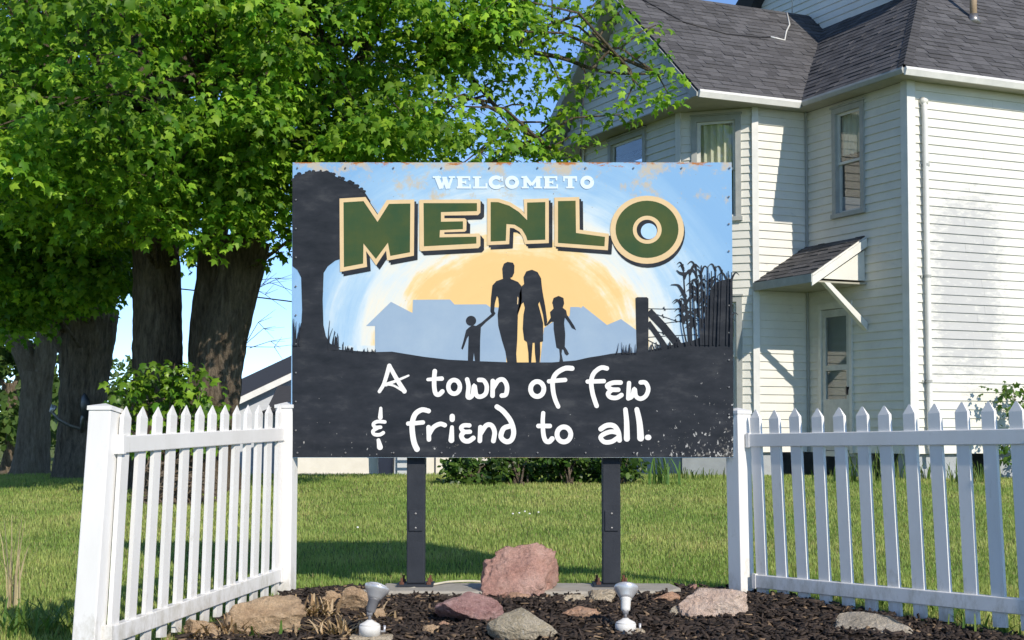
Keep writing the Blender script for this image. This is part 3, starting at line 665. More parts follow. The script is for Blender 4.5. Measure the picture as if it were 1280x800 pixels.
# tree C: leaning trunk, twin stems, long bough toward the house
bC = Vector((*U(262, 606, 18.0).xy, .2)); YCt = 18.0
def rejC(p):
    q = 640+F*p[0]/p[1]; z = 540-F*(p[2]-ZC)/p[1]
    return z > 320 or (z > 215 and 255 < q < 335) or (z > 270 and q < 340) or q > 655+z*.15
bough = path([(395, 60), (480, 45), (560, 50), (640, 62), (700, 72), (740, 86), (775, 92), (830, 92)], 17.0)
ex = []
for px, py, Y, r in [(655, 25, 17.2, .38), (690, 40, 17, .34), (672, 85, 17, .3), (720, 48, 16.9, .26), (745, 70, 16.9, .26), (790, 50, 16.8, .24), (770, 98, 16.9, .28), (800, 118, 16.8, .24), (830, 95, 16.8, .26), (818, 70, 16.8, .2), (835, 125, 16.8, .2), (700, 110, 17, .26), (718, 140, 17, .24), (735, 175, 17, .2), (700, 170, 17, .26), (690, 195, 17, .25), (655, 140, 17.1, .36), (640, 110, 17.2, .36), (665, 185, 17, .32), (715, 15, 17, .26), (745, 20, 17, .22), (776, 22, 16.8, .2), (780, 140, 16.8, .14), (690, 4, 17.2, .3), (640, 170, 17, .36), (735, 110, 17, .17), (632, 12, 17.3, .36), (712, 205, 17, .18), (776, 152, 16.9, .12), (820, 40, 16.8, .16), (760, 5, 17, .18)]:
    p = U(px, py, Y); ex.append(((p.x, p.y, p.z+.08), r*1.25))
for px, py, Y, r in [(352, 300, 18.4, .2), (358, 250, 18.2, .26), (345, 275, 17.6, .22), (328, 330, 17.6, .12), (355, 320, 18.6, .12)]:
    p = U(px, py, Y); ex.append(((p.x, p.y, p.z+.05), r))
tC = tree('maple_tree', bC, 'leaning two-stemmed maple nearest the sign with a bough reaching the gable', ([bC+Vector((0, 0, -.1)), U(266, 540, YCt), U(272, 470, YCt), U(284, 410, YCt), U(300, 350, YCt), U(312, 300, YCt)], .31, .26),
     [(path([(310, 305), (322, 250), (334, 190), (345, 130), (352, 40), (370, -120)], YCt), .21, .08), (path([(262, 500), (258, 430), (263, 350), (272, 270), (285, 180), (300, 60), (310, -100)], YCt+.5), .24, .08),
      (path([(320, 270), (348, 215), (392, 150), (440, 90), (480, 20)], YCt-.4), .13, .05), (path([(334, 190), (395, 60)], YCt-.4), .1, .05), (bough, .05, .010), (path([(560, 50), (600, 110), (650, 160), (700, 195)], 17.1), .03, .008), (path([(740, 86), (770, 60), (800, 78), (830, 95)], 16.8), .02, .008), (path([(740, 40), (770, 70), (790, 90)], 16.9), .014, .006), (path([(640, 62), (690, 30), (745, 15)], 17), .03, .01)],
     [((-1.9, YCt-.9, 5.2), (2.5, 2.6, 2.3), 440, .42, .44, rejC)], 78, .110, extra=ex)
# bare dead twigs right of the leaning trunk
tw = MB()
for k in range(9):
    s = U(rng.uniform(298, 318), rng.uniform(340, 440), YCt-.05); d = Vector((rng.uniform(.35, .75), rng.uniform(-.3, .3), rng.uniform(-.35, .35)))
    m_ = s+d*.5+Vector((0, 0, rng.uniform(-.03, .12))); e = s+d
    tw.tube([s, m_, e], [.006, .004, .0015], 4)
    for _ in range(2): tw.tube([m_, m_+Vector((rng.uniform(.1, .3), rng.uniform(-.1, .1), rng.uniform(-.25, .2)))], [.004, .0015], 3)
t = tw.build('bare_twigs', M['barkpale'], tC, True, bC); t['kind'] = 'stuff'
# pale twin trunk at the far left
bD = Vector((*U(38, 590, 24.0).xy, .2))
tree('maple_tree', bD, 'pale barked forked tree at the far left edge, behind the dish tree', ([bD, U(42, 540, bD.y), U(44, 490, bD.y), U(46, 465, bD.y)], .22, .26),
     [(path([(40, 470), (28, 440), (8, 410), (-20, 380), (-60, 330)], bD.y), .2, .1), (path([(50, 470), (58, 430), (55, 395), (50, 330), (60, 230)], bD.y), .2, .1)],
     [((-9.2, bD.y+1, 7.2), (3.4, 2.2, 3.2), 120, .3, .55, lambda p: p[2] < 3.6)], 40, .15, mat='barkpale')
# farther trees
def far_tree(px, Y, h, rx, label, zb=None, n=60):
    p = U(px, 540, Y); zb = float(gz(0, Y)); base = Vector((p.x, Y, zb))
    tree('background_tree', base, label, ([base, base+Vector((.1, 0, h*.3)), base+Vector((0, .1, h*.55))], .22, .14), [([base+Vector((0, .1, h*.5)), base+Vector((rx*.4, 0, h*.8))], .1, .04), ([base+Vector((0, .1, h*.45)), base+Vector((-rx*.4, 0, h*.75))], .1, .04)],
         [(tuple(base+Vector((0, 0, h*.58))), (rx, rx*.8, h*.43), n, .3, .75, None)], 30, .3, group='trees beyond the yard', tmpl=(SMALL_V, SMALL_F), colors=dict(base=(.07, .14, .03), bright=(.14, .2, .05)), twig=False)
far_tree(12, 46, 5.2, 1.9, 'small bushy green tree behind the pale trunk at the left edge')
far_tree(-40, 60, 7.5, 3.0, 'green tree far back at the extreme left edge')
far_tree(150, 58, 4.6, 2.4, 'low green tree seen between the dish tree and straight trunk', n=70)
far_tree(95, 70, 5.0, 3.0, 'distant tree behind the dish tree trunk')
far_tree(345, 120, 6.6, 3.4, 'distant treetop above the dark roof left of the sign')
far_tree(310, 130, 6.4, 3.6, 'distant treetop beside the leaning trunk above the dark roof')
far_tree(240, 75, 5.5, 3.2, 'distant tree between straight trunk and leaning trunk')
# tree line on the horizon
cen = [(x, 260+rng.uniform(-12, 12), rng.uniform(-.6, 5.2)) for x in np.arange(-240, 240, 1.1)]
P, F_ = sprays(cen, rng.uniform(2, 3.4, len(cen)), 10, 1.3)
o = inst_mesh('tree_line', SMALL_V, SMALL_F, P, F_, leaf_colors(len(P), (.06, .12, .035), (.11, .16, .05)), M['shrubleaf']); tag(o, 'far line of green trees along the horizon', 'tree line')

# ------------------------------------------------------------------ shrubs and plants
def shrub(name, base, label, cen, rad, per, size, tmpl=(LEAF_V, LEAF_F), cat='shrub', colors={}, stems=6, group=None, mat='shrubleaf'):
    root = thing(name, base, label, cat, group); s = MB()
    for c in cen[::max(1, len(cen)//max(stems, 1))]:
        b_ = Vector(base)+Vector((rng.normal(0, .06), rng.normal(0, .06), -.02)); e = Vector(c); s.tube([b_, b_.lerp(e, .5)+Vector((0, 0, .1)), e], [.016, .011, .005], 5)
    s.build('stems', M['bark'], root, True, base)
    P, F_ = sprays(cen, rad, per, size); P[:, 2] = np.maximum(P[:, 2], base[2]+.01)
    inst_mesh('foliage', tmpl[0], tmpl[1], P, F_, leaf_colors(len(P), **colors), M[mat], root, base)
    return root
cen = []; rad = []
for k in range(60):
    px = rng.uniform(145, 282); top = 449+14*abs((px-215)/60)**1.4+(28 if px > 262 else 0); py = rng.uniform(top, 560)
    p = U(px, py, rng.uniform(16.6, 17.4)); cen.append(tuple(p)); rad.append(rng.uniform(.16, .3))
shrub('sucker_shrub', (U(215, 600, 17).x, 17.0, .16), 'leafy green suckers around the straight and leaning trunks behind the left fence', cen, rad, 42, .118, stems=20, colors=dict(base=(.06, .16, .014), bright=(.25, .40, .035)))
for k, (pa, pb, lab) in enumerate(((556, 620, 'leafy shrub under the sign just right of the left post'), (612, 690, 'leafy shrub under the middle of the sign against the house'), (676, 745, 'leafy shrub under the sign left of the right post'), (742, 800, 'leafy shrub under the sign right of the right post'))):
    c0 = GY((pa+pb)/2, 606); cen = []; rad = []
    for _ in range(22):
        p = U(rng.uniform(pa+8, pb-8), rng.uniform(558, 598), c0.y+rng.uniform(-.1, .7)); cen.append(tuple(p)); rad.append(rng.uniform(.13, .22))
    shrub('foundation_shrub', c0, lab, cen, rad, 230, .1, (SMALL_V, SMALL_F), colors=dict(base=(.03, .08, .012), bright=(.12, .2, .03)), group='shrubs beside the house')
# iris-like clump
def blades(name, base, label, n, h, spread, wid, cols, cat='plant', group=None, curl=.3, mat='grass', part='leaves'):
    root = thing(name, base, label, cat, group); B = MB(); B.c = []
    for _ in range(n):
        a = rng.uniform(0, 2*np.pi); hh = h*rng.uniform(.55, 1.1); d = Vector((math.cos(a), math.sin(a), 0)); s = Vector((-d.y, d.x, 0))
        p0 = Vector((rng.normal(0, spread*.35), rng.normal(0, spread*.35), -.01)); lean = rng.uniform(.05, curl); w_ = wid*rng.uniform(.6, 1.2); k = len(B.v)
        for t in (0, .35, .7, .92):
            c_ = p0+d*(lean*hh*t*t*1.6)+Vector((0, 0, hh*(t-.35*lean*t*t))); ww = w_*(1-t**2*.7)
            B.v += [tuple(c_-s*ww/2), tuple(c_+s*ww/2)]
        c_ = p0+d*(lean*hh*1.6)+Vector((0, 0, hh*(1-.42*lean))); B.v.append(tuple(c_))
        B.f += [(k+2*i, k+2*i+1, k+2*i+3, k+2*i+2) for i in range(3)]+[(k+6, k+7, k+8)]
        cc = np.array(cols[rng.integers(len(cols))])*rng.uniform(.7, 1.25); B.c += [(*cc, 1)]*9
    o = B.build(part, M[mat], root); o['kind'] = 'stuff'; return root
blades('iris_clump', GY(832, 606), 'upright sword-leaved green clump at the foot of the house under the sign', 26, .42, .3, .035, [(.14, .24, .06), (.1, .2, .05)], curl=.35)
for px, py, h, lab in ((870, 600, .2, 'low weeds along the foundation right of the sword-leaved clump'), (1060, 603, .35, 'tall weeds by the foundation below the door'), (1090, 603, .5, 'tall weeds in front of the dark foundation gap'), (1150, 600, .3, 'weeds below the downspout'), (1215, 604, .35, 'weeds along the sunny wall right of the downspout')):
    blades('weed_clump', GY(px, py), lab, 60, h, .5, .02, [(.1, .18, .04), (.17, .22, .06)], group='weeds along the house')
pb = CH+Matrix.Rotation(R(25), 3, 'Z') @ Vector((1.62, -.5, 0)); cen = []; rad = []
for _ in range(34):
    q = pb+Vector((rng.normal(0, .2), rng.normal(0, .12), 0)); cen.append((q.x, q.y, rng.uniform(.5, 1.75))); rad.append(rng.uniform(.14, .24))
shrub('wall_shrub', (pb.x, pb.y, .22), 'bright green shrub against the sunny wall at the right edge', cen, rad, 44, .1, colors=dict(base=(.06, .15, .02), bright=(.16, .26, .04)))
# brush pile behind the left fence, under the suckers
bp = thing('brush_pile', (U(225, 620, 15.8).x, 15.8, float(gz(0, 15.8))), 'tangled heap of brown sticks behind the left fence', 'brush pile'); B = MB()
for _ in range(260):
    c_ = Vector((np.clip(rng.normal(0, .2), -.38, .38), rng.normal(0, .2), abs(rng.normal(.1, .14)))); d = Vector((rng.normal(0, 1), rng.normal(0, .6), rng.normal(0, .5))).normalized()*rng.uniform(.06, .2)
    B.tube([c_-d, c_+Vector((0, 0, .02)), c_+d], [.012, .01, .006], 5)
o = B.build('sticks', M['barkpale'], bp, True); o['kind'] = 'stuff'
# dish on the trunk
dsh = thing('satellite_dish', U(90, 530, YA-.55), 'black dish on a bent bracket fixed to the left tree trunk', 'dish')
c0 = Vector(dsh.location); p = U(102, 513, YA-.6); Mx = Matrix.Translation(p-c0) @ Vector((.86, .45, .25)).to_track_quat('Z', 'Y').to_matrix().to_4x4()
c = MB(); c.lathe([(0.001, 0), (.1, .012), (.19, .05), (.235, .09), (.235, .098), (.19, .06), (.1, .022), (.001, .01)], Mx, 28); c.build('reflector', M['black'], dsh, True)
c = MB(); c.tube([U(100, 536, YA-.55)-c0, U(85, 531, YA-.6)-c0, U(72, 524, YA-.7)-c0, U(64, 513, YA-.75)-c0], .022, 8); c.build('arm', M['steel'], dsh, True)
c = MB(); c.tube([U(64, 516, YA-.75)-c0, U(68, 507, YA-.72)-c0], [.03, .045], 10); c.build('feed_horn', M['lampgrey'], dsh, True)
c = MB(); c.tube([U(102, 540, YA-.3)-c0, U(104, 520, YA-.55)-c0], .03, 8); c.build('mount', M['steel'], dsh, True)
# overhead wire
c = MB(); c.tube([U(731, 40, 24.3), U(730, 110, 24.35), U(727, 150, 24.3), U(725, 215, 24.3)], .014, 5); o = c.build('hanging_cable', M['black'], None, True); tag(o, 'dark cable hanging in front of the shaded gable above the sign', 'cable')
c = MB(); c.tube([U(120, 350, 26), U(310, 370, 26), U(365, 377, 26), U(520, 385, 26), Vector((CH.x+math.cos(R(25))*(XG-.03)-math.sin(R(25))*(Y2-.2), 21+math.sin(R(25))*(XG-.03)+math.cos(R(25))*(Y2-.2), 3.6))], .012, 5); o = c.build('overhead_wire', M['black'], None, True); tag(o, 'thin dark overhead wire crossing the sky left of the sign', 'wire')

# ------------------------------------------------------------------ welcome sign
SY = 8.2
TL, TR, BL, BR = U(365, 203, SY), U(914, 203, SY), U(365, 572, SY), U(917, 572, SY)
SX0, SX1, SZ0, SZ1 = -1.224, 1.226, BL.z, TL.z
sign = thing('welcome_sign', (0, SY, 0), 'large painted welcome sign reading Menlo on two dark steel posts', 'sign')
def S(px, py, lift=0.0):                       # a point of the painted face, sign-local
    p = U(px, py, SY); return (p.x, -lift, p.z)
def sky_paint():
    m, t, b = newmat('painted_sunrise'); b.inputs['Roughness'].default_value = .6; b.inputs['Specular IOR Level'].default_value = .12
    tc = N(t, 'ShaderNodeTexCoord').outputs['Object']; sx = N(t, 'ShaderNodeSeparateXYZ'); t.links.new(tc, sx.inputs[0])
    c0 = U(645, 432, SY)
    def math_(op, a, b_=None, c_=None):
        n = N(t, 'ShaderNodeMath', operation=op)
        for i, v in enumerate((a, b_, c_)):
            if v is None: continue
            if isinstance(v, (int, float)): n.inputs[i].default_value = v
            else: t.links.new(v, n.inputs[i])
        return n.outputs[0]
    dx = math_('SUBTRACT', sx.outputs['X'], c0.x); dz = math_('SUBTRACT', sx.outputs['Z'], c0.z)
    r = math_('SQRT', math_('ADD', math_('MULTIPLY', dx, dx), math_('MULTIPLY', math_('MULTIPLY', dz, dz), 1.25)))
    an = math_('ARCTAN2', dz, dx)
    cv = N(t, 'ShaderNodeCombineXYZ'); t.links.new(math_('MULTIPLY', r, 9), cv.inputs[0]); t.links.new(math_('MULTIPLY', an, 1.1), cv.inputs[1])
    n1 = noise_node(t, 1.0, 6, .65, cv.outputs[0])
    cv2 = N(t, 'ShaderNodeCombineXYZ'); t.links.new(math_('MULTIPLY', r, 2.2), cv2.inputs[0]); t.links.new(math_('MULTIPLY', an, 3.2), cv2.inputs[1])
    n2 = noise_node(t, 1.6, 4, .6, cv2.outputs[0])
    rr = math_('ADD', r, math_('MULTIPLY', math_('SUBTRACT', n1, .5), .75))
    rr = math_('ADD', rr, math_('MULTIPLY', math_('SUBTRACT', n2, .5), .22))
    k = 1/1.6
    col = ramp(t, math_('MULTIPLY', rr, k), [(.0, (.78, .55, .24)), (.46*k, (.77, .51, .22)), (.58*k, (.77, .52, .23)), (.66*k, (.77, .60, .33)), (.73*k, (.71, .69, .60)), (.86*k, (.58, .66, .69)), (1.0*k, (.38, .54, .68)), (1.16*k, (.27, .45, .65)), (1.4*k, (.21, .39, .62))])
    # worn patches where the paint has gone to tan and rust near the edges
    wn = noise_node(t, 6, 8, .72, tc); ed = N(t, 'ShaderNodeMapRange'); ed.inputs[1].default_value = 1.75; ed.inputs[2].default_value = 2.42; ed.inputs[3].default_value = -.12; ed.inputs[4].default_value = .06
    t.links.new(sx.outputs['Z'], ed.inputs[0]); mask = ramp(t, math_('ADD', wn, ed.outputs[0]), [(.55, (0, 0, 0)), (.64, (.8, .8, .8))])
    col = mixc(t, mask, col, (.52, .42, .27))
    ed2 = N(t, 'ShaderNodeMapRange'); ed2.inputs[1].default_value = SZ1-.045; ed2.inputs[2].default_value = SZ1; ed2.inputs[4].default_value = .24; t.links.new(sx.outputs['Z'], ed2.inputs[0])
    mask2 = ramp(t, math_('ADD', noise_node(t, 9, 6, .7, tc, (1, 1, 3)), ed2.outputs[0]), [(.72, (0, 0, 0)), (.78, (1, 1, 1))])
    col = mixc(t, mask2, col, (.40, .16, .05))
    sp = ramp(t, noise_node(t, 55, 3, .5, tc), [(.71, (0, 0, 0)), (.74, (1, 1, 1))]); col = mixc(t, sp, col, (.25, .25, .25))
    t.links.new(col, b.inputs['Base Color']); bump(t, b, n1, .08, .004); return m
def black_paint(name='weathered_black_paint', wear=True):
    m, t, b = newmat(name); b.inputs['Roughness'].default_value = .6; b.inputs['Specular IOR Level'].default_value = .1
    tc = N(t, 'ShaderNodeTexCoord').outputs['Object']; sx = N(t, 'ShaderNodeSeparateXYZ'); t.links.new(tc, sx.inputs[0])
    col = ramp(t, noise_node(t, 5, 7, .65, tc, (1, 1, 2.4)), [(.3, (.014, .018, .024)), (.55, (.028, .032, .04)), (.75, (.06, .064, .07))])
    if wear:
        g = N(t, 'ShaderNodeMapRange'); g.inputs[1].default_value = SZ0+.42; g.inputs[2].default_value = SZ0; g.inputs[3].default_value = -.05; g.inputs[4].default_value = .075; t.links.new(sx.outputs['Z'], g.inputs[0])
        g2 = N(t, 'ShaderNodeMapRange'); g2.inputs[1].default_value = .55; g2.inputs[2].default_value = 1.22; g2.inputs[3].default_value = -.03; g2.inputs[4].default_value = .065; t.links.new(sx.outputs['X'], g2.inputs[0])
        a = N(t, 'ShaderNodeMath', operation='ADD'); t.links.new(g.outputs[0], a.inputs[0]); t.links.new(g2.outputs[0], a.inputs[1])
        a2 = N(t, 'ShaderNodeMath', operation='ADD'); t.links.new(a.outputs[0], a2.inputs[0]); t.links.new(noise_node(t, 14, 9, .78, tc, (1, 1, 1.5)), a2.inputs[1])
        col = mixc(t, ramp(t, a2.outputs[0], [(.66, (0, 0, 0)), (.71, (.8, .8, .8))]), col, (.30, .29, .26))
        a3 = N(t, 'ShaderNodeMath', operation='ADD'); t.links.new(a.outputs[0], a3.inputs[0]); t.links.new(noise_node(t, 48, 3, .6, tc, (1, 1, .6)), a3.inputs[1])
        col = mixc(t, ramp(t, a3.outputs[0], [(.70, (0, 0, 0)), (.74, (.8, .8, .8))]), col, (.5, .5, .48))
    t.links.new(col, b.inputs['Base Color']); return m
M['sunrise'] = sky_paint(); M['bpaint'] = black_paint(); M['bpaint2'] = black_paint('black_figure_paint', False)
M['town'] = pm('town_grey_blue', (.25, .35, .48), (.33, .43, .53), 3, .6, spec=.1)
M['cream_paint'] = pm('letter_cream', (.70, .53, .31), (.64, .47, .26), 10, .6, spec=.1)
M['green_paint'] = pm('letter_green', (.022, .07, .036), (.085, .10, .028), 2.6, .6, spec=.1)
M['white_paint'] = pm('letter_white', (.82, .81, .78), (.74, .73, .70), 14, .5)
M['pale_paint'] = pm('letter_pale_blue_white', (.68, .78, .88), (.60, .72, .86), 10, .5)
M['sky_blue'] = pm('letter_hole_blue', (.33, .53, .78), (.45, .62, .82), 8, .5)
M['alu'] = pm('panel_edge_metal', (.45, .45, .44), (.35, .35, .34), 12, .5)
# panel: painted sheet on a backing frame
c = MB(); c.box(SX0, SX1, 0, .006, SZ0, SZ1); panel = c.build('panel', M['sunrise'], sign)
c = MB()
for z in (SZ0+.04, (SZ0+SZ1)/2, SZ1-.12): c.box(SX0+.02, SX1-.02, .0065, .05, z, z+.08)
c.box(SX0+.02, SX0+.06, .0065, .05, SZ0+.121, SZ1-.121); c.box(SX1-.06, SX1-.02, .0065, .05, SZ0+.121, SZ1-.121)
c.build('backing_frame', M['alu'], sign)
def flat(name, polys, lift, mat, parent):
    # polys: list of pixel outlines, filled flat on the face; each gets a hair of its own height
    bm = bmesh.new()
    for k, pl in enumerate(polys):
        vv = [bm.verts.new(S(x, y, lift+k*.00006)) for x, y in pl]
        try: f = bm.faces.new(vv)
        except ValueError: continue
    bm.normal_update()
    for f in bm.faces:
        if f.normal.y > 0: f.normal_flip()
    bmesh.ops.triangulate(bm, faces=bm.faces[:], ngon_method='EAR_CLIP')
    me = bpy.data.meshes.new(name); bm.to_mesh(me); bm.free(); return link(name, me, mat, parent)
def crm(pts, n=6):
    if len(pts) < 3: return pts
    q = smooth_path([(x, y, 0) for x, y in pts], n); return [(p.x, p.y) for p in q]
def ribbon(pts, w, B, lift, taper=None, smooth=True, caps=True):
    # round-ended brush stroke in pixels, appended to MB
    q = crm(pts) if smooth else pts; m = len(q); k0 = len(B.v)
    ws_ = [(w if taper is None else w*(taper[0]+(taper[1]-taper[0])*i/(m-1)))/2 for i in range(m)]
    def nrm(i):
        a, e = q[max(i-1, 0)], q[min(i+1, m-1)]; dx, dy = e[0]-a[0], e[1]-a[1]; l = math.hypot(dx, dy) or 1; return -dy/l, dx/l
    for i in range(m):
        nx, ny = nrm(i); h = ws_[i]
        B.v += [S(q[i][0]+nx*h, q[i][1]+ny*h, lift+i*.000012), S(q[i][0]-nx*h, q[i][1]-ny*h, lift+i*.000012)]
    B.f += [(k0+2*i, k0+2*i+1, k0+2*i+3, k0+2*i+2) for i in range(m-1)]
    if caps:
        for i, sg in ((0, -1), (m-1, 1)):
            nx, ny = nrm(i); dx, dy = (ny*sg, -nx*sg); h = ws_[i]; k = len(B.v); L_ = lift+i*.000012
            for j in range(9):
                t = -math.pi/2+math.pi*j/8; B.v.append(S(q[i][0]+h*(nx*math.sin(t)+dx*math.cos(t)), q[i][1]+h*(ny*math.sin(t)+dy*math.cos(t)), L_))
            B.f.append(tuple(range(k, k+9)))
def loop_pts(cx, cy, rx, ry, n=22, a0=-.4): return [(cx+rx*math.cos(a0+2*math.pi*i/n), cy+ry*math.sin(a0+2*math.pi*i/n)) for i in range(n+1)]
def disc(cx, cy, rx, ry, n=40): return [(cx+rx*math.cos(2*math.pi*i/n), cy+ry*math.sin(2*math.pi*i/n)) for i in range(n)]
def tr(pts, ox, oy, s): return [(ox+x/s, oy+y/s) for x, y in pts]
def offset(poly, d):
    n = len(poly); ar = sum(poly[i][0]*poly[(i+1) % n][1]-poly[(i+1) % n][0]*poly[i][1] for i in range(n)); sg = 1 if ar > 0 else -1; out = []
    for i in range(n):
        p0, p, p1 = poly[i-1], poly[i], poly[(i+1) % n]
        def nn(a, e):
            l = math.hypot(e[0]-a[0], e[1]-a[1]) or 1; return ((e[1]-a[1])/l*sg, -(e[0]-a[0])/l*sg)
        a, e = nn(p0, p), nn(p, p1); bx, by = a[0]+e[0], a[1]+e[1]; l2 = bx*bx+by*by
        k = min(2*d/l2 if l2 > 1e-6 else d, 2.0*d/math.sqrt(l2) if l2 > 0 else d); out.append((p[0]+bx*k, p[1]+by*k))
    return out
# grey town, black ground, tree, people
flat('painted_town', [tr([(60, 380), (310, 138), (525, 250), (530, 118), (900, 115), (945, 165), (1262, 163), (1300, 190), (1462, 200), (1462, 745), (150, 745), (150, 380)], 450, 360, 8),
     tr([(140, 300), (160, 120), (200, 92), (288, 60), (292, 15), (335, 15), (345, 20), (355, 10), (475, 105), (545, 75), (625, 133), (625, 262), (400, 300)], 640, 380, 4)], .0008, M['town'], sign)
gl = [(365.4, 432), (385, 428), (410, 431), (425, 437), (450, 439), (470, 440), (490, 439.5), (505, 442), (530, 446), (560, 449.5), (600, 451.5), (640, 453), (690, 453), (720, 450.5), (735, 447), (748, 445), (765, 442), (780, 440.5), (797, 441), (815, 437), (840, 431), (865, 426), (890, 415), (916.2, 400), (916.8, 571.6), (365.4, 571.6)]
gp = flat('painted_ground', [gl], .0016, M['bpaint'], sign)
tp = tr([(18, 82), (40, 62), (80, 50), (130, 44), (165, 52), (210, 76), (250, 92), (290, 116), (312, 136), (330, 165), (330, 240), (230, 390), (190, 402), (160, 425), (143, 452), (139, 560), (142, 660), (152, 705), (170, 735), (215, 752), (18, 760), (18, 742), (40, 705), (54, 650), (57, 600), (53, 470), (38, 440), (18, 424)], 360, 200, 3.2)
flat('painted_tree', [tp], .0020, M['bpaint'], sign)
B = MB()                                        # leafy bumps along its crown
for i in range(8):
    a, e = tp[i], tp[i+1]
    for k in range(5):
        t = random.random(); x, y = a[0]+(e[0]-a[0])*t, a[1]+(e[1]-a[1])*t; r = random.uniform(1.0, 2.4); an = random.uniform(0, 3)
        k0 = len(B.v); lift = .0022+.00005*(i*5+k); d_ = disc(max(367, x+random.uniform(-1, 1)), y+random.uniform(-1.6, .6), r*1.3, r, 8); B.v += [S(q[0], q[1], lift) for q in d_]; B.f.append(tuple(range(k0, k0+8)))
B.build('painted_leaves', M['bpaint'], sign)['kind'] = 'stuff'
fam = lambda pts: tr(pts, 560, 320, 5.717)
man = [(393, 155), (388, 90), (400, 55), (425, 42), (465, 48), (475, 70), (473, 120), (460, 150), (445, 157), (450, 165), (500, 185), (525, 215), (528, 300), (522, 355), (500, 405), (498, 480), (495, 600), (488, 700), (492, 765), (425, 765), (410, 680), (385, 600), (360, 500), (355, 420), (365, 350), (360, 300), (350, 285), (335, 340), (330, 395), (340, 410), (330, 425), (315, 420), (303, 395), (308, 300), (318, 210), (345, 180), (395, 162)]
boy = [(180, 495), (200, 500), (240, 475), (310, 415), (330, 425), (270, 475), (235, 510), (230, 600), (228, 765), (195, 765), (185, 690), (178, 765), (142, 765), (145, 650), (148, 570), (135, 590), (118, 640), (105, 670), (95, 660), (110, 610), (130, 530), (150, 510), (165, 500)]
wom = [(545, 200), (540, 150), (560, 110), (600, 98), (640, 115), (665, 160), (672, 230), (680, 280), (695, 360), (710, 470), (700, 502), (690, 495), (680, 420), (655, 325), (645, 345), (665, 420), (680, 480), (680, 610), (658, 615), (660, 690), (655, 765), (630, 765), (622, 690), (620, 620), (605, 620), (600, 690), (595, 765), (578, 765), (575, 690), (565, 615), (545, 600), (535, 520), (540, 420), (550, 370), (540, 330), (525, 345), (500, 420), (495, 400), (510, 340), (510, 270), (528, 215)]
girl = [(755, 300), (790, 285), (825, 300), (830, 340), (820, 370), (845, 390), (850, 420), (880, 465), (905, 505), (915, 530), (885, 515), (865, 480), (835, 440), (830, 480), (838, 560), (835, 650), (850, 670), (865, 700), (850, 712), (835, 700), (825, 670), (815, 668), (812, 700), (825, 765), (795, 765), (800, 720), (795, 665), (775, 655), (765, 590), (755, 520), (755, 470), (740, 470), (710, 497), (700, 495), (735, 440), (730, 400), (755, 375), (750, 345), (745, 335)]
for nm, pl in (('painted_man', man), ('painted_boy', boy), ('painted_woman', wom), ('painted_girl', girl)):
    o = flat(nm, [fam(pl)], .0021, M['bpaint2'], sign)
    if nm == 'painted_boy': flat('painted_head', [disc(560+165/5.717, 320+463/5.717, 6.4, 6.2)], .0024, M['bpaint2'], o)
    if nm == 'painted_man': flat('painted_gap', [fam([(497, 290), (504, 300), (500, 345), (494, 345)])], .0024, M['cream_paint'], o)
# painted gate post, braces, wire, corn and grass
g4 = lambda pts: tr(pts, 780, 320, 6.157)
flat('painted_gatepost', [g4([(88, 325), (100, 317), (175, 317), (188, 328), (188, 760), (98, 760)])], .0021, M['bpaint2'], sign)
B = MB()
ribbon(g4([(190, 425), (300, 540), (430, 700)]), 9.5, B, .0022, smooth=False, caps=False); ribbon(g4([(185, 510), (250, 600), (330, 715)]), 6.5, B, .0023, smooth=False, caps=False); B.build('painted_brace', M['bpaint2'], sign)
B = MB()
for k, pl in enumerate(([(180, 405), (310, 408), (620, 405)], [(190, 430), (300, 465), (400, 500), (540, 530)], [(300, 520), (440, 500), (620, 495)], [(190, 560), (300, 595), (420, 640)], [(190, 625), (330, 615), (560, 605)], [(190, 650), (250, 680), (300, 700)])):
    ribbon(g4(pl), .8, B, .0024+k*.0001, smooth=False)
    for x, y in pl[1:]: ribbon(g4([(x-9, y-9), (x+9, y+9)]), .9, B, .0030, smooth=False); ribbon(g4([(x-2, y-16), (x+2, y+10)]), .9, B, .0032, smooth=False)
B.build('painted_wire', M['bpaint2'], sign)['kind'] = 'stuff'
flat('painted_cornfield', [g4([(615, 700), (618, 480), (640, 395), (665, 260), (700, 205), (760, 185), (836, 175), (836, 710), (600, 720)])], .0021, M['bpaint2'], sign)
B = MB(); kk = 0
stalks = [(455, 65, 500), (505, 110, 520), (480, 330, 520), (555, 75, 600), (595, 75, 610), (645, 80, 640), (705, 80, 690), (755, 110, 740), (800, 120, 790), (530, 200, 560), (570, 180, 590), (620, 150, 630), (670, 120, 660), (440, 330, 480), (735, 140, 720), (825, 130, 820)]
for (tx, ty, bx) in stalks:
    kk += 1; ribbon(g4([(tx, ty), (tx+(bx-tx)*.25, ty+200), (bx, 680)]), 2.0, B, .0022+.00015*kk, taper=(.6, 1.2))
    for _ in range(7 if tx < 640 else 4):
        t = random.uniform(.03, .8); sx_ = tx+(bx-tx)*t; sy_ = ty+(670-ty)*t; sd = random.choice((-1, 1)); ln_ = random.uniform(40, 85)
        kk += 1; ribbon(g4([(sx_, sy_), (sx_+sd*ln_*.35, sy_-ln_*.75), (sx_+sd*ln_*.62, sy_-ln_*.9), (sx_+sd*ln_*.95, sy_-ln_*.62)]), 2.6, B, .0022+.00002*kk, taper=(1.1, .25))
for k, pl in enumerate(([(470, 310), (430, 240), (405, 222), (362, 222)], [(455, 420), (432, 355), (415, 342), (385, 365)], [(462, 140), (430, 130), (405, 110)], [(462, 140), (490, 130), (505, 108)])):
    ribbon(g4(pl), 4, B, .0045+.0001*k, taper=(1.2, .2))
